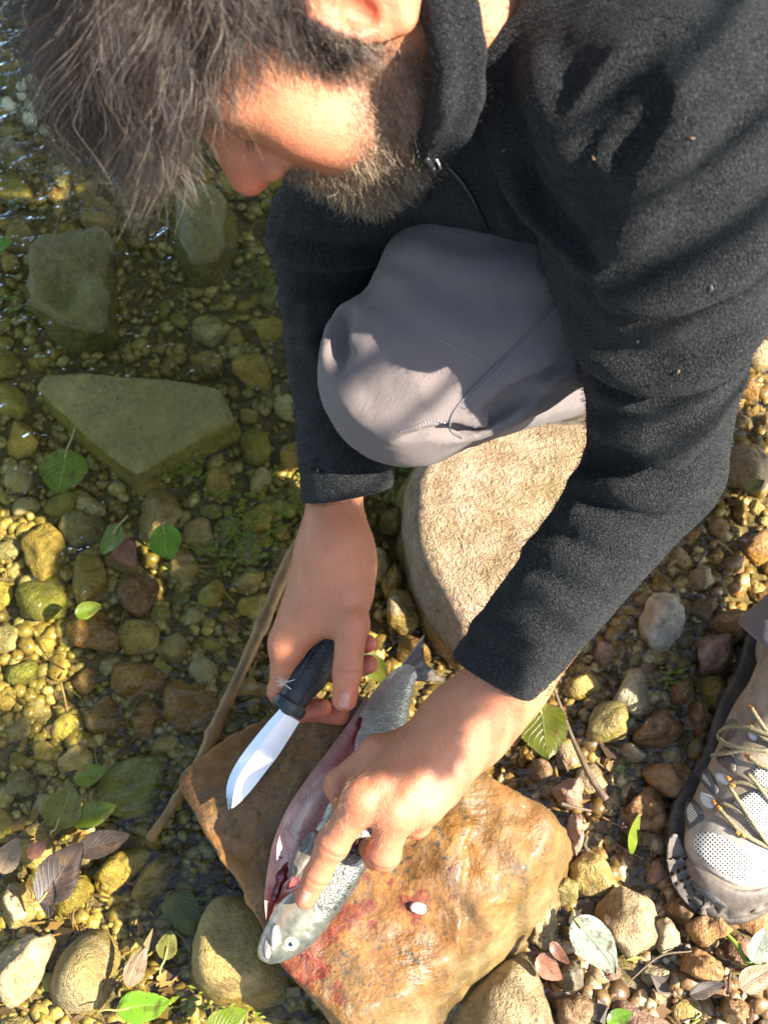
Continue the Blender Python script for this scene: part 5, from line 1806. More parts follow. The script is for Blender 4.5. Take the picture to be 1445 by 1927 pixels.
for pts, r, amt in [([(668, 572), (640, 610), (628, 660), (624, 700)], .012, .0055), ([(845, 800), (900, 775), (980, 730), (1060, 700)], .012, .0060),
                    ([(850, 822), (920, 800), (990, 760)], .010, .0045), ([(760, 812), (800, 800), (845, 792)], .007, .0035),
                    ([(900, 745), (990, 690), (1090, 630)], .012, .0050), ([(700, 500), (680, 540), (670, 570)], .012, .0040),
                    ([(800, 410), (760, 450), (720, 500)], .014, .0040), ([(1000, 560), (1050, 545), (1100, 545)], .010, .0045), ([(720, 560), (800, 590), (880, 640)], .016, .0035), ([(760, 470), (850, 500), (960, 520)], .014, .0040), ([(690, 620), (760, 640), (820, 690)], .014, .0025), ([(940, 640), (1010, 600), (1095, 575)], .012, .0040), ([(880, 790), (940, 745), (1030, 690)], .008, .0040), ([(640, 730), (690, 790), (760, 815)], .010, .0030),
                    ([(648, 575), (690, 600), (740, 612)], .008, .0035), ([(640, 620), (680, 645), (720, 655)], .008, .0030), ([(690, 505), (740, 530), (790, 540)], .009, .0035), ([(940, 715), (1010, 660), (1080, 612)], .007, .0038),
                    ([(900, 765), (980, 715), (1090, 655)], .006, .0038), ([(985, 520), (1040, 535), (1100, 570)], .009, .0038), ([(870, 785), (930, 790), (1000, 760)], .006, .0035), ([(720, 815), (760, 795), (800, 812)], .006, .0025),
                    ([(840, 760), (800, 730), (770, 690)], .012, .0022), ([(620, 640), (640, 700), (660, 760)], .010, .0028), ([(1010, 480), (960, 500), (900, 505)], .010, .0030)]:
    tfold(pts, r, amt)
for pts, r, amt in [([(850, 806), (885, 800), (930, 780), (1000, 735)], .006, .0050), ([(655, 600), (646, 640), (645, 690)], .008, .0040),
                    ([(765, 822), (810, 808), (850, 808)], .005, .0030), ([(920, 760), (1010, 700), (1090, 655)], .008, .0040)]:
    tfold(pts, r, amt, True, .006)
def trouser_sdf(p):
    d = trouser_base(p)
    for c, r, k, groove, lo, hi in TF:
        m = ((p > lo) & (p < hi)).all(1)
        if not m.any(): continue
        e = chain(p[m], c, r, .004)
        d[m] = smax(d[m], -e, k) if groove else smin(d[m], e, k)
    d = d + .0016 * fbm(p * 20, 2, 17) + .0006 * fbm(p * 60, 2, 19)
    s = (p - tLc) @ tLn
    near = ((p - tLc) ** 2).sum(1) < .16 ** 2
    if near.any():
        q, sn, dd = p[near], s[near], d[near]
        dd = dd - .005 * sst(-.06, 0, sn) - .0015 * sst(-.020, -.016, sn)
        dd = smax(dd, sn, .003)
        inner = np.maximum(rc(q, kneeL, tLc + tLn * .03, .052, .043), -(sn + .05))
        d[near] = smax(dd, -inner, .003)
    return d
def build_trousers():
    lo = np.min([hipR, kneeR, ankR, hipL, kneeL, tLc], 0) - .13
    hi = np.max([hipR, kneeR, ankR, hipL, kneeL, tLc], 0) + .13
    V, F = sdf_mesh(trouser_sdf, lo, hi, .0040, 1)
    t = part("trousers", V, F, M['trouser'], PERSON)
    brown_tone = np.exp(-((V - P(700, 780, .87)) ** 2).sum(1) / .075 ** 2) + .8 * np.exp(-((V - P(950, 750, .95)) ** 2).sum(1) / .06 ** 2)
    set_attr(t.data, 'brown_tone', np.clip(brown_tone, 0, 1) * .7)
    return t
TROUSERS = build_trousers()

def seams():
    seam = [(1112, 508), (1060, 552), (1000, 618), (945, 676), (890, 730), (855, 772), (845, 800), (852, 815), (870, 824)]
    p, n = line_on(trouser_sdf, seam, .0004, 5)
    part("side_seam", *tube(p, .0010, 6), M['seam'], TROUSERS)
    def stitches(name, pts, w=.00042, dash=5, gap=4):
        q = smooth_px(pts, 1.0); out = []
        p, n, ok = march_many(trouser_sdf, q)
        i = 0
        while i + dash < len(q):
            if ok[i:i + dash].all():
                s = p[i:i + dash + 1] + n[i:i + dash + 1] * .0004
                out.append(tube(s[::max(1, len(s) // 3)], w, 5))
            i += dash + gap
        V, F = joinm(out)
        part(name, V, F, M['stitch'], TROUSERS)['kind'] = 'stuff'
    stitches("seam_stitching", [(x + 7, y + 7) for x, y in seam[:6]])
    stitches("knee_dart_stitching", [(828, 640), (850, 650), (880, 664), (908, 678)], .0006, 4, 2)
    stitches("knee_dart_stitching", [(752, 812), (785, 800), (815, 792), (842, 797)], .0006, 4, 2)
seams()

# ================================================================== hiking shoes
class Shoe:
    def __init__(s, toe, heel, side):
        x = toe - heel; x[2] = 0; x /= np.linalg.norm(x)
        z = np.array([0, 0, 1.0]); y = np.cross(z, x)
        s.M = np.stack([x, y, z], 1); s.side = side
        s.O = toe - x * .198
    def L(s, p):
        q = (p - s.O) @ s.M
        q[:, 1] *= s.side
        return q
    def W(s, q):
        q = np.array(q, float).reshape(-1, 3).copy(); q[:, 1] *= s.side
        return s.O + q @ s.M.T
    def outline(s, q, g=0.0):
        # footprint: heel, waist, ball, toe
        x = q[:, 0]
        a = rc(np.stack([q[:, 0], q[:, 1], 0 * x], 1), (-.055, .000, 0), (.02, .000, 0), .034, .034)
        b = rc(np.stack([q[:, 0], q[:, 1], 0 * x], 1), (.02, .0, 0), (.115, -.001, 0), .034, .0475)
        c = ell(np.stack([q[:, 0], q[:, 1], 0 * x], 1), (.130, .002, 0), (.066, .0485, .05))
        return smin(smin(a, b, .03), c, .03) - g
    def upper(s, p):
        q = s.L(p)
        d = ell(q, (.128, .001, .036), (.062, .0465, .032))
        d = smin(d, ell(q, (.060, 0, .050), (.075, .0430, .044)), .03)
        d = smin(d, rc(q, (.060, 0, .062), (-.005, 0, .095), .030, .034), .03)
        d = smin(d, rc(q, (-.055, 0, .04), (-.05, 0, .115), .032, .034), .03)
        d = smin(d, rc(q, (-.05, 0, .115), (-.005, 0, .120), .034, .034), .03)
        d = smax(d, s.outline(q), .012)
        d = smax(d, .012 - q[:, 2], .006)
        d = smax(d, -rc(q, (-.045, 0, .130), (.0, 0, .140), .026, .026), .006)
        return d
    def sole(s, p):
        q = s.L(p)
        o = s.outline(q, .0035)
        lug = .0016 * np.sign(np.sin(q[:, 0] * 420)) * (q[:, 2] < .014)
        top = q[:, 2] - (.027 + .010 * sst(.13, .2, q[:, 0]) + .006 * sst(-.03, -.08, q[:, 0]))
        d = smax(o + lug, top, .004)
        d = smax(d, -q[:, 2] + .016 * sst(.13, .2, q[:, 0]), .004)
        return d
    def box(s, f, h):
        c = s.W([(x, y, z) for x in (-.11, .21) for y in (-.065, .065) for z in (-.01, .17)])
        return sdf_mesh(f, c.min(0) - .01, c.max(0) + .01, h, 1)

GZ = .030
S1 = Shoe(PZ(1343, 1728, GZ + .02), PZ(1462, 1290, GZ + .02), 1); S1.O[2] = GZ - .006
S2 = Shoe(PZ(985, 778, GZ + .02), PZ(1235, 640, GZ + .02), -1); S2.O[2] = GZ - .006
def build_shoe(S, detail):
    V, F = S.box(S.upper, .0028)
    u = part("hiking_shoe", V, F, M['shoe'], PERSON)
    V, F = S.box(S.sole, .0028)
    part("sole", V, F, M['sole'], u)
    return u

def shoe_details():
    u = build_shoe(S1, True)
    u['label'] = "taupe hiking shoe flat on the gravel, sunlit at its toe"
    f = S1.upper
    # rubber rand round the toe
    patch("toe_rand", f, [(1254, 1600), (1262, 1572), (1272, 1572), (1284, 1598), (1310, 1630), (1350, 1657), (1395, 1675), (1446, 1668), (1462, 1660), (1466, 1685), (1446, 1708), (1400, 1724), (1345, 1728), (1304, 1712), (1270, 1672), (1256, 1630)], M['rand'], u, .0022, 6)
    for off in (0, 18):
        patch("rand_bar", f, [(1298 + off, 1652 + off), (1312 + off, 1656 + off * .8), (1352 + off, 1690 + off * .55), (1350 + off, 1700 + off * .45), (1330 + off, 1690 + off * .5), (1305 + off, 1668 + off * .8)], M['shoe_grey'], u, .0036, 4)
    # pale overlays and mesh windows
    patch("vamp_overlay", f, [(1290, 1568), (1310, 1545), (1345, 1545), (1400, 1572), (1450, 1600), (1468, 1612), (1466, 1645), (1446, 1660), (1395, 1668), (1350, 1650), (1310, 1622), (1288, 1594)], M['shoe_light'], u, .0016, 6)
    patch("mesh_panel", f, [(1303, 1585), (1312, 1568), (1338, 1564), (1375, 1580), (1408, 1606), (1416, 1628), (1406, 1658), (1372, 1652), (1335, 1632), (1312, 1608)], M['shoe_mesh'], u, .0026, 4, True)
    patch("mesh_panel", f, [(1430, 1632), (1442, 1622), (1462, 1628), (1460, 1646), (1442, 1652), (1430, 1644)], M['shoe_mesh'], u, .0026, 4, True)
    for a, b in (([(1288, 1522), (1297, 1502), (1312, 1512), (1324, 1535), (1316, 1553), (1298, 1563), (1290, 1545)], [(1292, 1524), (1299, 1508), (1310, 1516), (1318, 1535), (1312, 1548), (1299, 1555), (1294, 1543)]),
                 ([(1316, 1462), (1328, 1446), (1342, 1462), (1352, 1486), (1344, 1496), (1326, 1480)], [(1320, 1463), (1328, 1452), (1339, 1466), (1346, 1485), (1342, 1489), (1328, 1476)])):
        patch("vent_rim", f, a, M['shoe_grey'], u, .0022, 4)
        patch("vent_mesh", f, b, M['shoe_mesh'], u, .0027, 4, True)
    patch("tongue", f, [(1392, 1500), (1420, 1488), (1450, 1500), (1490, 1540), (1490, 1600), (1450, 1592), (1418, 1562), (1395, 1535), (1374, 1522)], M['shoe_mesh'], u, .0030, 5, True)
    patch("tongue", f, [(1412, 1452), (1440, 1442), (1490, 1470), (1490, 1530), (1450, 1490), (1425, 1476)], M['shoe_mesh'], u, .0030, 5, True)
    patch("side_overlay", f, [(1348, 1425), (1364, 1402), (1378, 1420), (1384, 1448), (1374, 1452), (1358, 1440)], M['rand'], u, .0018, 4)
    patch("side_overlay", f, [(1358, 1372), (1378, 1352), (1388, 1368), (1376, 1390), (1362, 1396)], M['rand'], u, .0016, 4)
    patch("heel_overlay", f, [(1252, 1540), (1272, 1490), (1300, 1440), (1330, 1390), (1342, 1392), (1312, 1450), (1285, 1500), (1266, 1550)], M['rand'], u, .0018, 5)
    # lace loops
    for q in ([(1348, 1456), (1360, 1455), (1372, 1462), (1374, 1474), (1362, 1476), (1350, 1468)], [(1320, 1490), (1332, 1494), (1346, 1506), (1342, 1520), (1330, 1520), (1320, 1508)], [(1408, 1378), (1416, 1376), (1424, 1386), (1420, 1394), (1410, 1390)]):
        patch("lace_loop", f, q, M['loop'], u, .0038, 3)
    lace = lambda pts, lift=.0032, r=.0019: part("lace", *tube(line_on(f, pts, lift, 5)[0], r, 7), M['lace'], u)
    lace([(1378, 1472), (1400, 1473), (1430, 1483), (1480, 1500)])
    lace([(1352, 1518), (1375, 1545), (1398, 1568), (1442, 1592), (1490, 1610)])
    lace([(1360, 1512), (1385, 1522), (1408, 1537)])
    lace([(1376, 1480), (1392, 1508), (1412, 1542), (1442, 1588)], .0046)
    lace([(1408, 1456), (1424, 1474), (1442, 1500), (1480, 1550)], .0044)
    lace([(1410, 1424), (1430, 1440), (1480, 1460)], .005)
    lace([(1420, 1332), (1432, 1355), (1448, 1380), (1490, 1410)], .0048)
    lace([(1414, 1366), (1430, 1384), (1452, 1398), (1490, 1420)], .0048)
    lace([(1350, 1427), (1372, 1421), (1396, 1416), (1445, 1413), (1490, 1412)], .0060)
    lace([(1490, 1392), (1448, 1384), (1410, 1373), (1382, 1375), (1366, 1388), (1370, 1402), (1392, 1410), (1445, 1414)], .0075)
    for x, y in ((1374, 1466), (1381, 1478), (1348, 1512), (1356, 1521), (1388, 1566), (1398, 1571), (1408, 1424), (1412, 1430), (1418, 1332), (1422, 1340), (1416, 1366)):
        p, n = line_on(f, [(x - 3, y - 3), (x + 3, y + 3)], .0038, 2, False)
        if len(p) > 1: part("lace_fleck", *tube(p, .0019, 6), M['orange'], u)
    # far shoe, seen below the thigh
    u2 = build_shoe(S2, False)
    u2['label'] = "dusty hiking shoe tucked under the bent leg"
    f2 = S2.upper
    patch("mesh_panel", f2, [(1000, 745), (1020, 718), (1055, 705), (1085, 715), (1080, 745), (1045, 765), (1010, 768)], M['shoe'], u2, .0015, 5)
    patch("vamp_overlay", f2, [(1068, 722), (1092, 700), (1120, 700), (1120, 740), (1088, 756), (1066, 752)], M['shoe_light'], u2, .0018, 5)
    patch("toe_rand", f2, [(986, 770), (1000, 760), (1030, 775), (1070, 772), (1110, 755), (1112, 775), (1070, 792), (1020, 795), (990, 788)], M['rand'], u2, .002, 5)
shoe_details()
# ================================================================== the trout
FZ = ROCK_Z + 0.0165
def FP(px, py, dz=0.0): return PZ(px, py, FZ + dz)
TROUT = thing("trout", PZ(600, 1650, ROCK_Z), "silvery spotted trout slit open along its pink belly, lying on the flat rock", "fish")
FS = [(503, 1793, .0065), (520, 1778, .0130), (552, 1744, .0195), (585, 1690, .0235), (616, 1636, .0262), (655, 1562, .0275), (690, 1470, .0262), (712, 1390, .0225), (728, 1335, .0180), (752, 1288, .0115), (772, 1262, .0080)]
FSP = spline([FP(x, y) for x, y, r in FS], 40)
FSR = np.interp(np.linspace(0, len(FS) - 1, 40), np.arange(len(FS)), [r for *_, r in FS])
FLAT = 0.66
FAX = FSP[22] - FSP[8]; FAX /= np.linalg.norm(FAX)
FBK = np.cross(FAX, np.array([0, 0, 1.0])); FBK /= np.linalg.norm(FBK)     # towards the back of the fish
CAV = [FP(548, 1640, -.001), FP(572, 1590, -.001), FP(602, 1540, -.001), FP(632, 1490, -.001), FP(665, 1420, .000), FP(690, 1365, .001)]
GILL = [FP(486, 1700, .004), FP(520, 1680, .008), FP(552, 1664, .013), FP(580, 1660, .019)]
def fish_body(p):
    q = p.copy(); q[:, 2] = FZ + (p[:, 2] - FZ) / FLAT
    return chain(q, FSP[::2], FSR[::2], .004) * .72
EYEP, EYEN = march(fish_body, 547, 1776)
EYEP = EYEP + EYEN * .0040
def fish_sdf(p):
    d = fish_body(p)
    # belly slit, gill opening
    d = smax(d, -chain(p, CAV, [.009, .0105, .0105, .0105, .010, .008], .004), .003)
    d = smax(d, -chain(p, GILL, [.0068, .0056, .0042, .0026], .003), .0025)
    # gill cover edge, jaw
    d = smax(d, -chain(p, [FP(528, 1702, .014), FP(548, 1690, .017), FP(572, 1688, .018), FP(592, 1700, .017), FP(604, 1716, .013)], [.0009] * 5, .001), .0014)
    d = smax(d, -chain(p, [FP(506, 1802, .006), FP(516, 1788, .0105), FP(521, 1768, .0125), FP(519, 1748, .012)], [.0013] * 4, .001), .0016)
    d = smin(d, chain(p, [FP(514, 1785, .0085), FP(517, 1765, .0105), FP(516, 1744, .0105)], [.0022, .0030, .0024], .002), .0022)
    d = smax(d, -sph(p, EYEP, .0066), .002)
    return d + .0003 * vnoise(p * 240, 5)
def build_fish():
    lo = FSP.min(0) - .035; hi = FSP.max(0) + .035
    V, F = sdf_mesh(fish_sdf, lo, hi, .0016, 2)
    b = part("trout_body", V, F, M['fish'], TROUT)
    # where along and across the fish each point lies
    D = ((V[:, None, :2] - FSP[None, :, :2]) ** 2).sum(2)
    i = D.argmin(1)
    off = ((V - FSP[i]) @ FBK) / (FSR[i] + 1e-6)
    set_attr(b.data, 'back', np.clip((.5 + .5 * off) * (1 - .8 * sst(21, 27, i)), 0, 1))
    set_attr(b.data, 'head', sst(12.6, 10.4, i + 1.2 * off))
    cav = np.minimum(chain(V, CAV, [.009, .0105, .0105, .0105, .010, .008], .004), chain(V, GILL, [.0068, .0056, .0042, .0026], .003))
    set_attr(b.data, 'meat', sst(.0022, .0008, cav))
    return b
FISH = build_fish()

def fish_parts():
    # far wall of the belly, laid open on the rock
    outer = spline([PZ(x, y, ROCK_Z + .015) for x, y in ((502, 1735), (499, 1690), (506, 1630), (516, 1585), (536, 1535), (566, 1485), (606, 1432), (648, 1375), (688, 1318))], 44)
    inner = spline([PZ(x, y, ROCK_Z + .010) for x, y in ((540, 1735), (556, 1690), (580, 1640), (602, 1590), (628, 1540), (656, 1490), (684, 1440), (708, 1385), (722, 1330))], 44)
    nv = 16; V, rim, red = [], [], []
    for i in range(44):
        s = i / 43
        for j in range(nv):
            t = j / (nv - 1)
            p = outer[i] * (1 - t) + inner[i] * t
            dip = math.sin(math.pi * t)
            z = .0035 - .0075 * dip + .0115 * dip * math.exp(-((s - .50) / .20) ** 2) * math.exp(-((t - .45) / .28) ** 2) + .0015 * vnoise(p[None] * 90, 4)[0]
            p = p + np.array([0, 0, z])
            if t < .12: p = p + np.array([0, 0, .0020 * (1 - t / .12)])
            V.append(p); rim.append(max(0, 1 - t / .10)); 
            red.append(min(1, max(.8 * sst(.24, .08, s), sst(.62, .80, s) * sst(.15, .4, t), .45 * sst(.65, .95, t))))
    n = len(V)
    V2 = V + [v - np.array([0, 0, .0035]) for v in V]
    F = [q[::-1] for q in grid_faces(44, nv)]; F = F + [tuple(k + n for k in q)[::-1] for q in F]
    ring = [i * nv for i in range(44)] + [43 * nv + j for j in range(1, nv)] + [i * nv + nv - 1 for i in range(42, -1, -1)] + [j for j in range(nv - 2, 0, -1)]
    F += [(ring[k], ring[(k + 1) % len(ring)], ring[(k + 1) % len(ring)] + n, ring[k] + n) for k in range(len(ring))]
    o = part("belly_flap", V2, F, M['flesh'], TROUT)
    set_attr(o.data, 'rim', rim + rim); set_attr(o.data, 'red', red + red)
    # innards glimpsed in the slit
    def gut(p):
        d = chain(p, [PZ(x, y, ROCK_Z + z) for x, y, z in ((516, 1690, .010), (530, 1650, .010), (546, 1615, .008), (575, 1568, .008), (612, 1515, .009), (650, 1450, .012))], [.0040, .0040, .0036, .0028, .0030, .0034], .003)
        d = smin(d, sph(p, PZ(528, 1612, ROCK_Z + .008), .0055), .003)
        return d + .0012 * fbm(p * 160, 2, 3)
    c = np.array([PZ(510, 1700, ROCK_Z), PZ(660, 1440, ROCK_Z + .02)])
    part("innards", *sdf_mesh(gut, c.min(0) - .02, c.max(0) + .02, .0016, 1), M['gut'], TROUT)
    # eye
    c, n = march(fish_sdf, 547, 1776)
    c = FP(547, 1776, 0); 
    pt, n = march(fish_body, 547, 1776)
    a = np.cross(n, [0, 1, 0]); a /= np.linalg.norm(a); bb = np.cross(n, a)
    def dome(r, h, lift):
        V = []; F = []
        nr, na = 6, 20
        V.append(pt + n * (h + lift))
        for i in range(1, nr + 1):
            th = i / nr * math.pi / 2
            for k in range(na):
                ph = 2 * math.pi * k / na
                V.append(pt + n * (h * math.cos(th) + lift) + (a * math.cos(ph) + bb * math.sin(ph)) * r * math.sin(th))
        for k in range(na): F.append((0, 1 + k, 1 + (k + 1) % na))
        for i in range(nr - 1):
            for k in range(na):
                F.append((1 + i * na + k, 1 + (i + 1) * na + k, 1 + (i + 1) * na + (k + 1) % na, 1 + i * na + (k + 1) % na))
        F.append(tuple(1 + (nr - 1) * na + k for k in range(na))[::-1])
        return V, F
    e = part("eye", *dome(.0072, .0030, -.0020), M['ring'], TROUT)
    part("iris", *dome(.0058, .0026, -.0010), M['iris'], e)
    part("pupil", *dome(.0025, .0013, .0006), M['pupil'], e)
    # fins
    patch("pectoral_fin", fish_sdf, [(593, 1562), (602, 1572), (600, 1592), (580, 1622), (558, 1648), (549, 1644), (556, 1612), (572, 1580)], M['fin'], TROUT, .0022, 5)
    patch("gill_plate", fish_sdf, [(512, 1790), (508, 1768), (513, 1744), (521, 1740), (526, 1752), (522, 1776)], M['jaw'], TROUT, .0014, 4)
    patch("lower_jaw", fish_sdf, [(499, 1800), (496, 1784), (500, 1766), (508, 1772), (510, 1790), (506, 1804)], M['jaw'], TROUT, .0016, 4)
    base = FSP[-1]; dirn = FSP[-1] - FSP[-4]; dirn[2] = 0; dirn = dirn / np.linalg.norm(dirn) + np.array([1.1, 0, 0]); dirn /= np.linalg.norm(dirn)
    side = np.cross([0, 0, 1.0], dirn)
    V = []; nu, nv = 10, 13
    for i in range(nu):
        u = i / (nu - 1)
        for j in range(nv):
            v = -1 + 2 * j / (nv - 1)
            ln = .020 + .010 * abs(v) ** 1.4
            w = .0070 + u * .016
            V.append(base - dirn * .006 + dirn * ln * u + side * v * w + np.array([0, 0, .0015 * math.sin(v * 14) * u + .006 * u]))
    n_ = len(V); V += [q - np.array([0, 0, .0016]) for q in V]
    F = grid_faces(nu, nv); F += [tuple(k + n_ for k in q)[::-1] for q in F]
    ring = [i * nv for i in range(nu)] + [(nu - 1) * nv + j for j in range(1, nv)] + [i * nv + nv - 1 for i in range(nu - 2, -1, -1)] + [j for j in range(nv - 2, 0, -1)]
    F += [(ring[k + 1 - len(ring)], ring[k], ring[k] + n_, ring[k + 1 - len(ring)] + n_) for k in range(len(ring))]
    part("tail_fin", V, F, M['fin'], TROUT)
fish_parts()

# scrap of fish on the rock
def scrap():
    c, n = march(rock_f, 786, 1708)
    v = stone_verts(ICO3[0], 5, .05, .10) * np.array([.0068, .0052, .0028])
    o = part("fish_scrap", v + c + n * .0016, ICO3[1], M['scrap'], org=c)
    tag(o, "small pale pink scrap of fish flesh lying in blood on the flat rock", "fish scrap")
scrap()

# ================================================================== the knife
KN = thing("knife", P(541, 1328, .992), "fixed-blade knife with black rubber handle and bright steel blade in the man's hand", "knife")
KA = P(543, 1332, .992)
KT = PZ(432, 1525, ROCK_Z + .030)
kax = KT - KA; kax /= np.linalg.norm(kax)
vw = CP - (KA + KT) / 2; vw /= np.linalg.norm(vw)
hv = np.array(SUN_TO) + vw; hv /= np.linalg.norm(hv)
hv = hv * .9 + vw * .1
kn = hv - kax * (hv @ kax); kn /= np.linalg.norm(kn)
kw = np.cross(kax, kn)
if kw[0] < 0: kw = -kw
def kp(px, py, lift=0.0):
    r = ray(px, py)
    return CP + r * (((KA - CP) @ kn) / (r @ kn)) + kn * lift
def knife():
    edge = smooth_px([(527, 1334), (500, 1364), (470, 1401), (447, 1433), (432, 1462), (426, 1490), (430, 1525)], 8)
    inner = smooth_px([(537, 1342), (510, 1375), (481, 1414), (459, 1444), (446, 1468), (440, 1490), (436, 1516)], 8)
    spine = smooth_px([(563, 1358), (546, 1385), (521, 1424), (499, 1452), (472, 1487), (450, 1510), (436, 1521)], 8)
    n = 30
    E, I, S_ = (np.stack([np.interp(np.linspace(0, 1, n), np.linspace(0, 1, len(c)), c[:, k]) for k in (0, 1)], 1) for c in (edge, inner, spine))
    th = .0013
    m_ = 7
    V = []; 
    for i in range(n):
        for j in range(m_):
            t = j / (m_ - 1)
            x, y = I[i] * (1 - t) + S_[i] * t
            V.append(kp(x, y, th))
    for i in range(n):
        for j in range(m_):
            V.append(V[i * m_ + j] - kn * 2 * th)
    k = n * m_
    F = grid_faces(n, m_); F += [tuple(q + k for q in f)[::-1] for f in grid_faces(n, m_)]
    for i in range(n - 1):
        a = i * m_ + m_ - 1; b = (i + 1) * m_ + m_ - 1
        F.append((a, a + k, b + k, b))
    F.append(tuple(range((n - 1) * m_, n * m_)) + tuple(range(n * m_ + k - 1, (n - 1) * m_ + k - 1, -1)))
    F.append(tuple(range(m_))[::-1] + tuple(range(k, k + m_)))
    part("blade", V, F, M['blade'], KN, False)
    V = [kp(*p, th) for p in I] + [kp(*p, -.0001) for p in E] + [kp(*p, -th) for p in I]
    F = []
    for i in range(n - 1):
        F.append((n + i, i, i + 1, n + i + 1)); F.append((2 * n + i, n + i, n + i + 1, 2 * n + i + 1))
    part("cutting_edge", V, F, M['bevel'], KN, False)
    # handle: swelling grip behind a flared guard
    butt = P(630, 1196, 1.006)
    g0 = KA - kax * .002
    hx = butt - g0; hl = np.linalg.norm(hx); hx /= hl
    hz = kn - hx * (kn @ hx); hz /= np.linalg.norm(hz); hy = np.cross(hz, hx)
    MM = np.stack([hx, hy, hz], 1)
    def hs(p):
        q = (p - g0) @ MM
        q2 = q.copy(); q2[:, 2] = q[:, 2] / .78
        d = chain(q2, [(.004, 0, 0), (.030, 0, 0), (.060, 0, 0), (.105, 0, 0)], [.0118, .0132, .0122, .0135], .01) * .8
        x = q[:, 0]; y = q[:, 1]
        hatch = np.minimum(np.abs(((x * 1.0 + y * .75) / .0046) % 1 - .5), np.abs(((x * 1.0 - y * .75) / .0046) % 1 - .5))
        on = sst(.012, .018, x) * sst(.064, .056, x) * sst(.0100, .0085, np.abs(y))
        d = d + .0007 * on * (1 - sst(.05, .16, hatch))
        d = d + .0009 * np.exp(-((np.abs(y) - .0098) / .0008) ** 2) * sst(.010, .016, x)
        return d
    c = np.array([g0, butt])
    part("handle", *sdf_mesh(hs, c.min(0) - .03, c.max(0) + .03, .0012, 1), M['handle'], KN)
    def gs(p):
        q = (p - g0) @ MM
        q[:, 2] /= .78
        a = np.sqrt(q[:, 1] ** 2 + q[:, 2] ** 2)
        prof = .0122 + .0022 * sst(.0045, .0025, q[:, 0]) - .0014 * np.exp(-((q[:, 0] - .0065) / .0018) ** 2)
        return smax((a - prof) * .8, np.maximum(-q[:, 0] - .0055, q[:, 0] - .014), .002)
    part("guard", *sdf_mesh(gs, g0 - .03, g0 + .03, .0011, 1), M['guard'], KN)
knife()

# seed fluff caught on the knuckle
def fluff():
    c, n = march(rhand_sdf, 533, 1279)
    c = c + n * .003
    tb = []
    for k in range(80):
        d = rng.normal(size=3) + n * .5; d /= np.linalg.norm(d)
        l = rng.uniform(.0025, .0065)
        tb.append(tube([c, c + d * l * .5, c + d * l + rng.normal(size=3) * .0008], [.00010, .00009, .00005], 4))
    for e in (P(548, 1297, .98), P(555, 1279, .982)):
        tb.append(tube([c, (c + e) / 2 + n * .001, e], .0003, 5))
    V, F = joinm(tb)
    o = part("seed_fluff", V, F, M['fluff'], org=c)
    tag(o, "white tuft of seed fluff clinging to the knife hand's knuckle", "seed fluff")
fluff()
# ================================================================== leaves, sticks, litter
def leaf(label, px, py, l, w, ang, mat, z, name="leaf", curl=.15, tilt=(0, 0), ser=.05, stem=.35, tipw=.5, seed=0, hole=None, fold=.25, ptip=1.0):
    """ang: way the tip points in the picture, degrees anticlockwise from the right"""
    r0 = np.random.default_rng(seed + 100)
    c = PZ(px, py, z); s = depth_at(px, py, z) / FPX
    L, W_ = l * s, w * s
    a = rad(ang)
    ax = np.array([math.cos(a), math.sin(a) / .95, 0]); ay = np.array([-math.sin(a), math.cos(a), 0])
    Mt = np.array(Matrix.Rotation(tilt[0], 3, Vector(ax)) @ Matrix.Rotation(tilt[1], 3, Vector(ay)))
    nu, nv = 34, 15
    V, U, VV = [], [], []
    for i in range(nu):
        u = i / (nu - 1)
        prof = (math.sin(math.pi * u ** (.75 + .25 * (1 - tipw))) ** .72) * (1 - .12 * u)
        prof = max(prof * (1 + .07 * float(vnoise(np.array([[u * 5, seed * 1.7, 0]]), 3)[0])), .01)
        wob = .05 * math.sin(u * 3 + seed) + .03 * math.sin(u * 7 + seed * 2)
        teeth = 1 + ser * (((u * 17) % 1) - .5) + .05 * r0.normal() * ser * 4
        for j in range(nv):
            v = -1 + 2 * j / (nv - 1)
            x = (u - .5) * L - abs(v) * .06 * L * prof
            y = wob * W_ * u + v * W_ / 2 * prof * (teeth if abs(v) > .8 else 1)
            ph = (u - abs(v) * .45) * 8
            zz = curl * L * ((u - .5) ** 2) + fold * abs(y) * .35 + .035 * W_ * math.sin(2 * math.pi * ph) * abs(v) ** .5 * .35
            zz += .10 * W_ * float(vnoise(np.array([[u * 2.5, v * 1.3, seed]]), seed)[0]) * abs(v)
            p = c + Mt @ (ax * x + ay * y + np.array([0, 0, zz]))
            V.append(p); U.append(u); VV.append(v)
    n = nu * nv
    V = V + [p - np.array([0, 0, .0005]) for p in V]
    F = grid_faces(nu, nv)
    if hole is not None:
        keep = []
        for q in F:
            k = q[0]
            if all((U[k] - hx) ** 2 + (VV[k] - hy) ** 2 * .35 > hr * hr for hx, hy, hr in hole): keep.append(q)
        F = keep
    F = F + [tuple(k + n for k in q)[::-1] for q in F]
    o = part(name, V, F, M[mat], None, True, c)
    set_attr(o.data, 'u', U + U); set_attr(o.data, 'v', VV + VV)
    tag(o, label, "leaf")
    if stem:
        p0 = c + Mt @ (ax * (-.5 * L) + np.array([0, 0, curl * L * .25]))
        p2 = p0 - ax * stem * L + ay * .06 * L + np.array([0, 0, -.001])
        part("stem", *tube(spline([p0 + ax * .01, p0, (p0 + p2) / 2 + ay * .03 * L + [0, 0, .002], p2], 8), np.linspace(.0011, .0008, 8), 6), M['stemm'], o)
    return o
M['stemm'] = mat_plain("leaf_stem", (0.24, 0.26, 0.06), 0.5, nscale=200, ncol=(0.30, 0.24, 0.07))

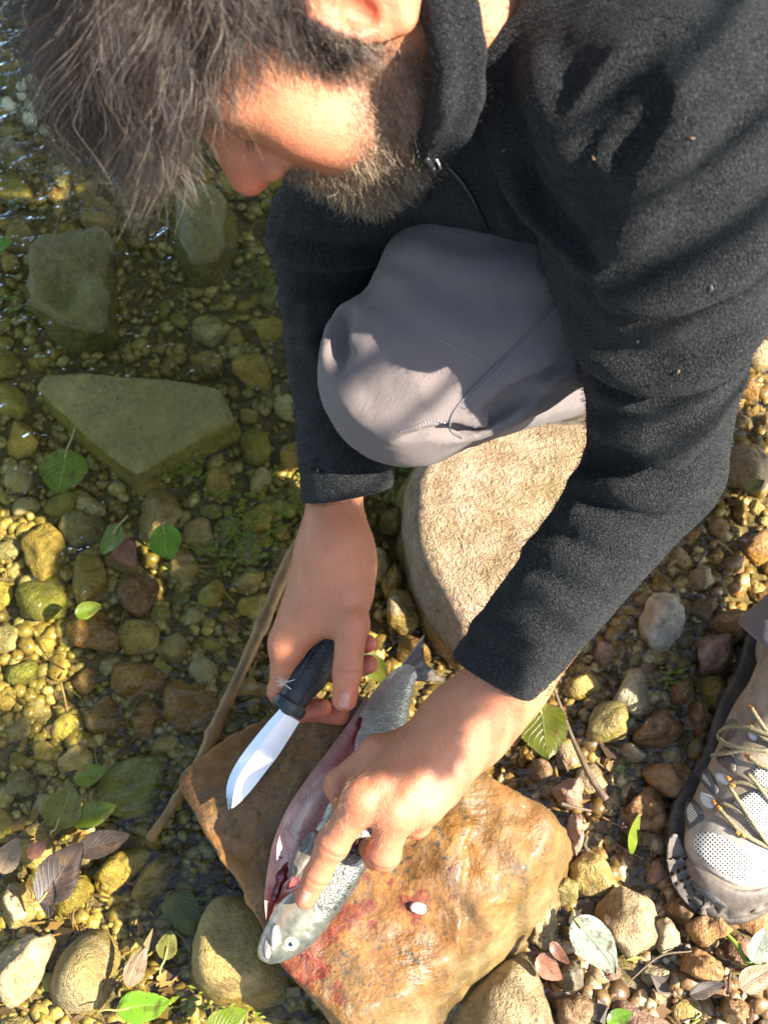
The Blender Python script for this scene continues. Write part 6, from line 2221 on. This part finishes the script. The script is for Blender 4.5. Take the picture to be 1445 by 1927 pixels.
W0 = WATER_Z + .002
leaf("broad ribbed green leaf floating near the slab, stem pointing up", 118, 890, 92, 98, -95, 'green', W0 + .004, seed=1, stem=.5)
leaf("small heart-shaped green leaf beside a curled brown leaf", 211, 1018, 62, 48, -118, 'green', W0 + .008, seed=2, tilt=(.25, .2), stem=.4)
leaf("squarish bright green leaf on a tan stone in the water", 314, 1022, 70, 66, -75, 'bright', W0 + .014, seed=3, stem=.12, tipw=.2)
leaf("brown leaf curling under the heart-shaped green leaf", 238, 1042, 66, 48, -60, 'russet', W0 + .002, seed=4, stem=0)
leaf("glowing green leaf cut off by the left border beside the mossy boulder", 2, 463, 46, 40, 20, 'bright', W0 + .02, seed=5, stem=0)
leaf("torn green leaf with a notch above the olive-brown leaf", 172, 1458, 66, 44, 15, 'green', W0 + .018, seed=6, stem=0, hole=[(.2, .7, .2)])
leaf("olive-brown ribbed leaf at the upper edge of the leaf pile", 121, 1520, 84, 78, 75, 'olive', W0 + .022, seed=7, stem=.1, tilt=(.1, .15))
leaf("wet green leaf under the olive-brown leaf", 178, 1532, 84, 50, 25, 'green', W0 + .010, seed=8, stem=0)
leaf("glossy bright green leaf with yellow stem at the photo's bottom edge", 272, 1890, 100, 66, 12, 'bright', .056, seed=9, stem=.42, ser=.10, tilt=(.30, -.1), fold=.8)
leaf("pale ribbed green leaf cut off by the bottom of the photo", 428, 1925, 86, 62, 25, 'green', .050, seed=10, stem=0)
leaf("dark green leaf under water beside the squarish boulder", 346, 1722, 92, 70, -60, 'darkleaf', W0 + .000, seed=11, stem=0)
leaf("small brown-green oval leaf below the dark green one", 317, 1778, 52, 42, 80, 'olive', W0 + .012, seed=12, stem=.5)
leaf("large mottled dark green leaf right of the flat rock, stem pointing up", 1022, 1376, 102, 98, -85, 'darkleaf', .050, seed=13, stem=.45, ser=.09)
leaf("whitish wet leaf with one green corner on the sunny gravel", 1120, 1778, 118, 82, -50, 'grey', .058, seed=14, stem=.15, tilt=(.1, .1), fold=.5)
leaf("narrow green leaf standing in the dark gap by the boot", 1192, 1568, 82, 26, 65, 'green', .046, seed=15, stem=0, tilt=(.5, .2))
leaf("green leaf tip under the rock's right edge", 1027, 1636, 44, 30, -70, 'bright', .046, seed=16, stem=0)
leaf("lime leaf tip squeezed below the flat rock", 905, 1748, 52, 30, 40, 'green', .042, seed=17, stem=0)
leaf("bright green leaf at the bottom edge of the photo by the amber pebble", 1165, 1916, 52, 36, 20, 'bright', .050, seed=18, stem=0)
leaf("yellow-green leaf blade slanting below the flat rock's right corner", 948, 1718, 56, 24, -60, 'olive', .046, seed=19, stem=0)
leaf("pale green leaf scrap on the brown stone in the stream", 168, 1148, 52, 36, 20, 'green', .046, seed=20, stem=0, ser=.02)
leaf("rusty wet leaf draped over the upright brown stone", 1000, 1690, 72, 46, 10, 'russet', .058, seed=21, stem=0, tilt=(.2, .1))
leaf("red-brown leaf torn in two on the sunny gravel", 1034, 1822, 60, 46, -40, 'russet', .058, seed=22, stem=0)
leaf("salmon-coloured curled leaf beside the red-brown one", 1052, 1795, 50, 24, -50, 'russet', .064, seed=23, stem=0, curl=.6)
leaf("dark brown crumpled leaf on top of the wet leaf pile", 118, 1640, 128, 82, 55, 'brown', .060, seed=24, stem=.1, tilt=(.25, -.2), fold=.7, curl=.4)
leaf("dark brown leaf lying flat over the oval tan stone", 196, 1588, 104, 56, 15, 'brown', .052, seed=25, stem=0, fold=.5)
leaf("blackish leaf fragment at the foot of the leaf pile", 92, 1690, 76, 48, -75, 'brown', .054, seed=26, stem=0, tilt=(.5, 0), fold=.6)
leaf("dark green leaf behind the knife hand's fingertips", 706, 1258, 74, 48, -40, 'darkleaf', .050, seed=27, stem=0)
leaf("grey decayed leaf at the right border below the boot", 1425, 1838, 84, 50, 30, 'tan', .062, seed=28, stem=0, fold=.5)
leaf("ribbed grey leaf in the lower right corner of the photo", 1428, 1780, 66, 46, 60, 'grey', .062, seed=29, stem=0)
leaf("brown leaf scrap at the photo's bottom right", 1330, 1862, 72, 30, 15, 'brown', .056, seed=30, stem=0)
leaf("tan dead leaf on the leaf litter at the left border", 20, 1610, 66, 48, 70, 'tan', .060, seed=31, stem=0, fold=.6)
leaf("pinkish dead leaf curling beside the dark crumpled leaf", 72, 1598, 44, 32, 40, 'russet', .064, seed=32, stem=0, curl=.6)
leaf("tan dead leaf between the mossy boulder and the squarish boulder", 258, 1818, 72, 44, 70, 'tan', .046, seed=33, stem=0)
leaf("yellow leaf scrap on the bright gravel right of the elbow", 1418, 912, 44, 30, 25, 'olive', .050, seed=34, stem=0)

# ------------------------------------------------------------------ sticks
def stick(label, pts, r, mat, name="stick", z=None, knots=()):
    q = spline([PZ(x, y, zz) for x, y, zz in pts], 40)
    rr = np.interp(np.linspace(0, 1, 40), np.linspace(0, 1, len(r)), r)
    rr = rr * .78 * (1 + .14 * vnoise(q * 60, 2) + .05 * vnoise(q * 200, 3))
    for k in knots: rr = rr * (1 + .35 * np.exp(-((np.linspace(0, 1, 40) - k) / .02) ** 2))
    o = part(name, *tube(q, rr, 12), M[mat], None, True, q[20])
    tag(o, label, "stick")
    return o
stick("long wet brown stick lying in the stream left of the knife", [(590, 985, .050), (545, 1055, .046), (500, 1160, .040), (455, 1262, .038), (410, 1360, .036), (380, 1425, .040), (330, 1510, .046), (282, 1580, .040)],
      [.0085, .0085, .0075, .0075, .0085, .0062, .0052, .0055], 'stick', knots=(.3, .62, .85))
stick("split side branch lying along the long stick's lower half", [(440, 1290, .034), (412, 1380, .030), (372, 1455, .034), (318, 1535, .036)], [.005, .0055, .0045, .003], 'twig')
stick("thin dark twig slanting beside the flat rock's right corner", [(1040, 1290, .050), (1075, 1385, .044), (1110, 1460, .044), (1140, 1505, .042)], [.0016, .0026, .0042, .0040], 'twig', "twig")
stick("pale twig poking out from the flat rock's right corner", [(1055, 1512, .070), (1085, 1520, .058), (1112, 1526, .050)], [.0022, .0020, .0014], 'twig', "twig")
stick("knobbly yellow-green stalk at the right border below the boot", [(1362, 1752, .056), (1385, 1778, .056), (1405, 1808, .055), (1445, 1830, .054), (1475, 1838, .054)], [.0014, .0030, .0036, .0036, .0030], 'moss', "stalk", knots=(.3, .5, .7))
stick("thin twig standing by the whitish leaf's lower side", [(1180, 1850, .050), (1240, 1800, .052), (1300, 1790, .050)], [.0008, .0012, .0008], 'twig', "twig")

# ------------------------------------------------------------------ litter and water moss nobody could count
def litter():
    Vs, Fs, o = [], [], 0
    for k in range(1000):
        if k < 700:
            px, py = rng.uniform(-20, 1465), rng.uniform(1250, 1950)
            if px < 420 and rng.uniform() < .4: px, py = rng.uniform(0, 330), rng.uniform(1560, 1927)
        else: px, py = rng.uniform(-20, 1465), rng.uniform(500, 1400)
        c = PZ(px, py, .02); z = float(bed_z(c[0], c[1])) + rng.uniform(.006, .014)
        a = rng.uniform(0, 6.28); d = np.array([math.cos(a), math.sin(a), rng.normal() * .2])
        if rng.uniform() < .5:
            l = rng.uniform(.006, .028)
            V, F = tube([(c[0], c[1], z), np.array([c[0], c[1], z]) + d * l * .5 + rng.normal(size=3) * .001, np.array([c[0], c[1], z]) + d * l], rng.uniform(.0004, .0014), 5)
        else:
            l = rng.choice([.003, .005, .008, .012]); e = np.cross(d, [0, 0, 1.0]) + rng.normal(size=3) * .3
            b = np.array([c[0], c[1], z])
            V = [b - d * l, b + e * l * .6, b + d * l, b - e * l * .6 + [0, 0, .001]]; F = [(0, 1, 2), (0, 2, 3)]
        Vs.append(np.array(V)); Fs += [tuple(i + o for i in f) for f in F]; o += len(V)
    m, t, b = new_mat("leaf_litter_bits")
    r = nd(t, 'NewGeometry').outputs['Random Per Island']
    t.links.new(ramp(t, r, [(0.0, (.03, .018, .010)), (.5, (.10, .055, .025)), (.8, (.26, .15, .06)), (1.0, (.16, .18, .03))]), b.inputs['Base Color'])
    b.inputs['Roughness'].default_value = .55
    tag(part("leaf_litter", np.concatenate(Vs), Fs, m, None, False, (0, 0.3, 0)), kind='stuff')

def water_moss():
    Vs, Fs, o = [], [], 0
    spots = [(470, 985, 60, 45, 170), (430, 1040, 55, 30, 60), (340, 880, 40, 18, 50), (745, 870, 18, 40, 90), (490, 500, 22, 30, 40), (300, 720, 60, 10, 20), (700, 660, 10, 10, 4), (70, 565, 40, 22, 40), (560, 960, 25, 50, 50), (1260, 1285, 12, 14, 16), (355, 1700, 30, 20, 25), (420, 1890, 50, 25, 40)]
    for x, y, sx, sy, n in [(a, b, c_, d_, int(e_ * 1.6)) for a, b, c_, d_, e_ in spots]:
        for k in range(n):
            c = PZ(x + rng.normal() * sx, y + rng.normal() * sy, .01)
            z = float(bed_z(c[0], c[1])) + rng.uniform(.010, .026)
            c[2] = min(z, WATER_Z + .004)
            a = rng.normal() * .5 + .2; l = rng.uniform(.002, .0055); w = l * rng.uniform(.22, .45)
            d = np.array([math.cos(a), math.sin(a), rng.normal() * .25]); e = np.array([-d[1], d[0], rng.normal() * .3])
            V = [c - d * l, c - d * l * .2 + e * w, c + d * l, c - d * l * .2 - e * w]
            Vs.append(np.array(V)); Fs += [(o, o + 1, o + 2), (o, o + 2, o + 3)]; o += 4
    tag(part("water_moss", np.concatenate(Vs), Fs, M['moss'], None, False, (0, 0.5, 0)), kind='stuff')

def lichen():
    Vs, Fs, o = [], [], 0
    for k in range(26):
        x, y = 72 + rng.normal() * 18, 195 + rng.normal() * 32
        c = PZ(x, y, .035)
        v = stone_verts(ICO2[0], 300 + k % 5, .1, .16) * rng.uniform(.005, .011) * np.array([1, 1, .6])
        Vs.append(v + c + [0, 0, rng.uniform(0, .012)]); Fs.append(ICO2[1] + o); o += len(v)
    p = part("lichen_clump", np.concatenate(Vs), np.concatenate(Fs), M['lichen'], None, True, PZ(72, 195, .03))
    tag(p, kind='stuff')
litter(); water_moss(); lichen()
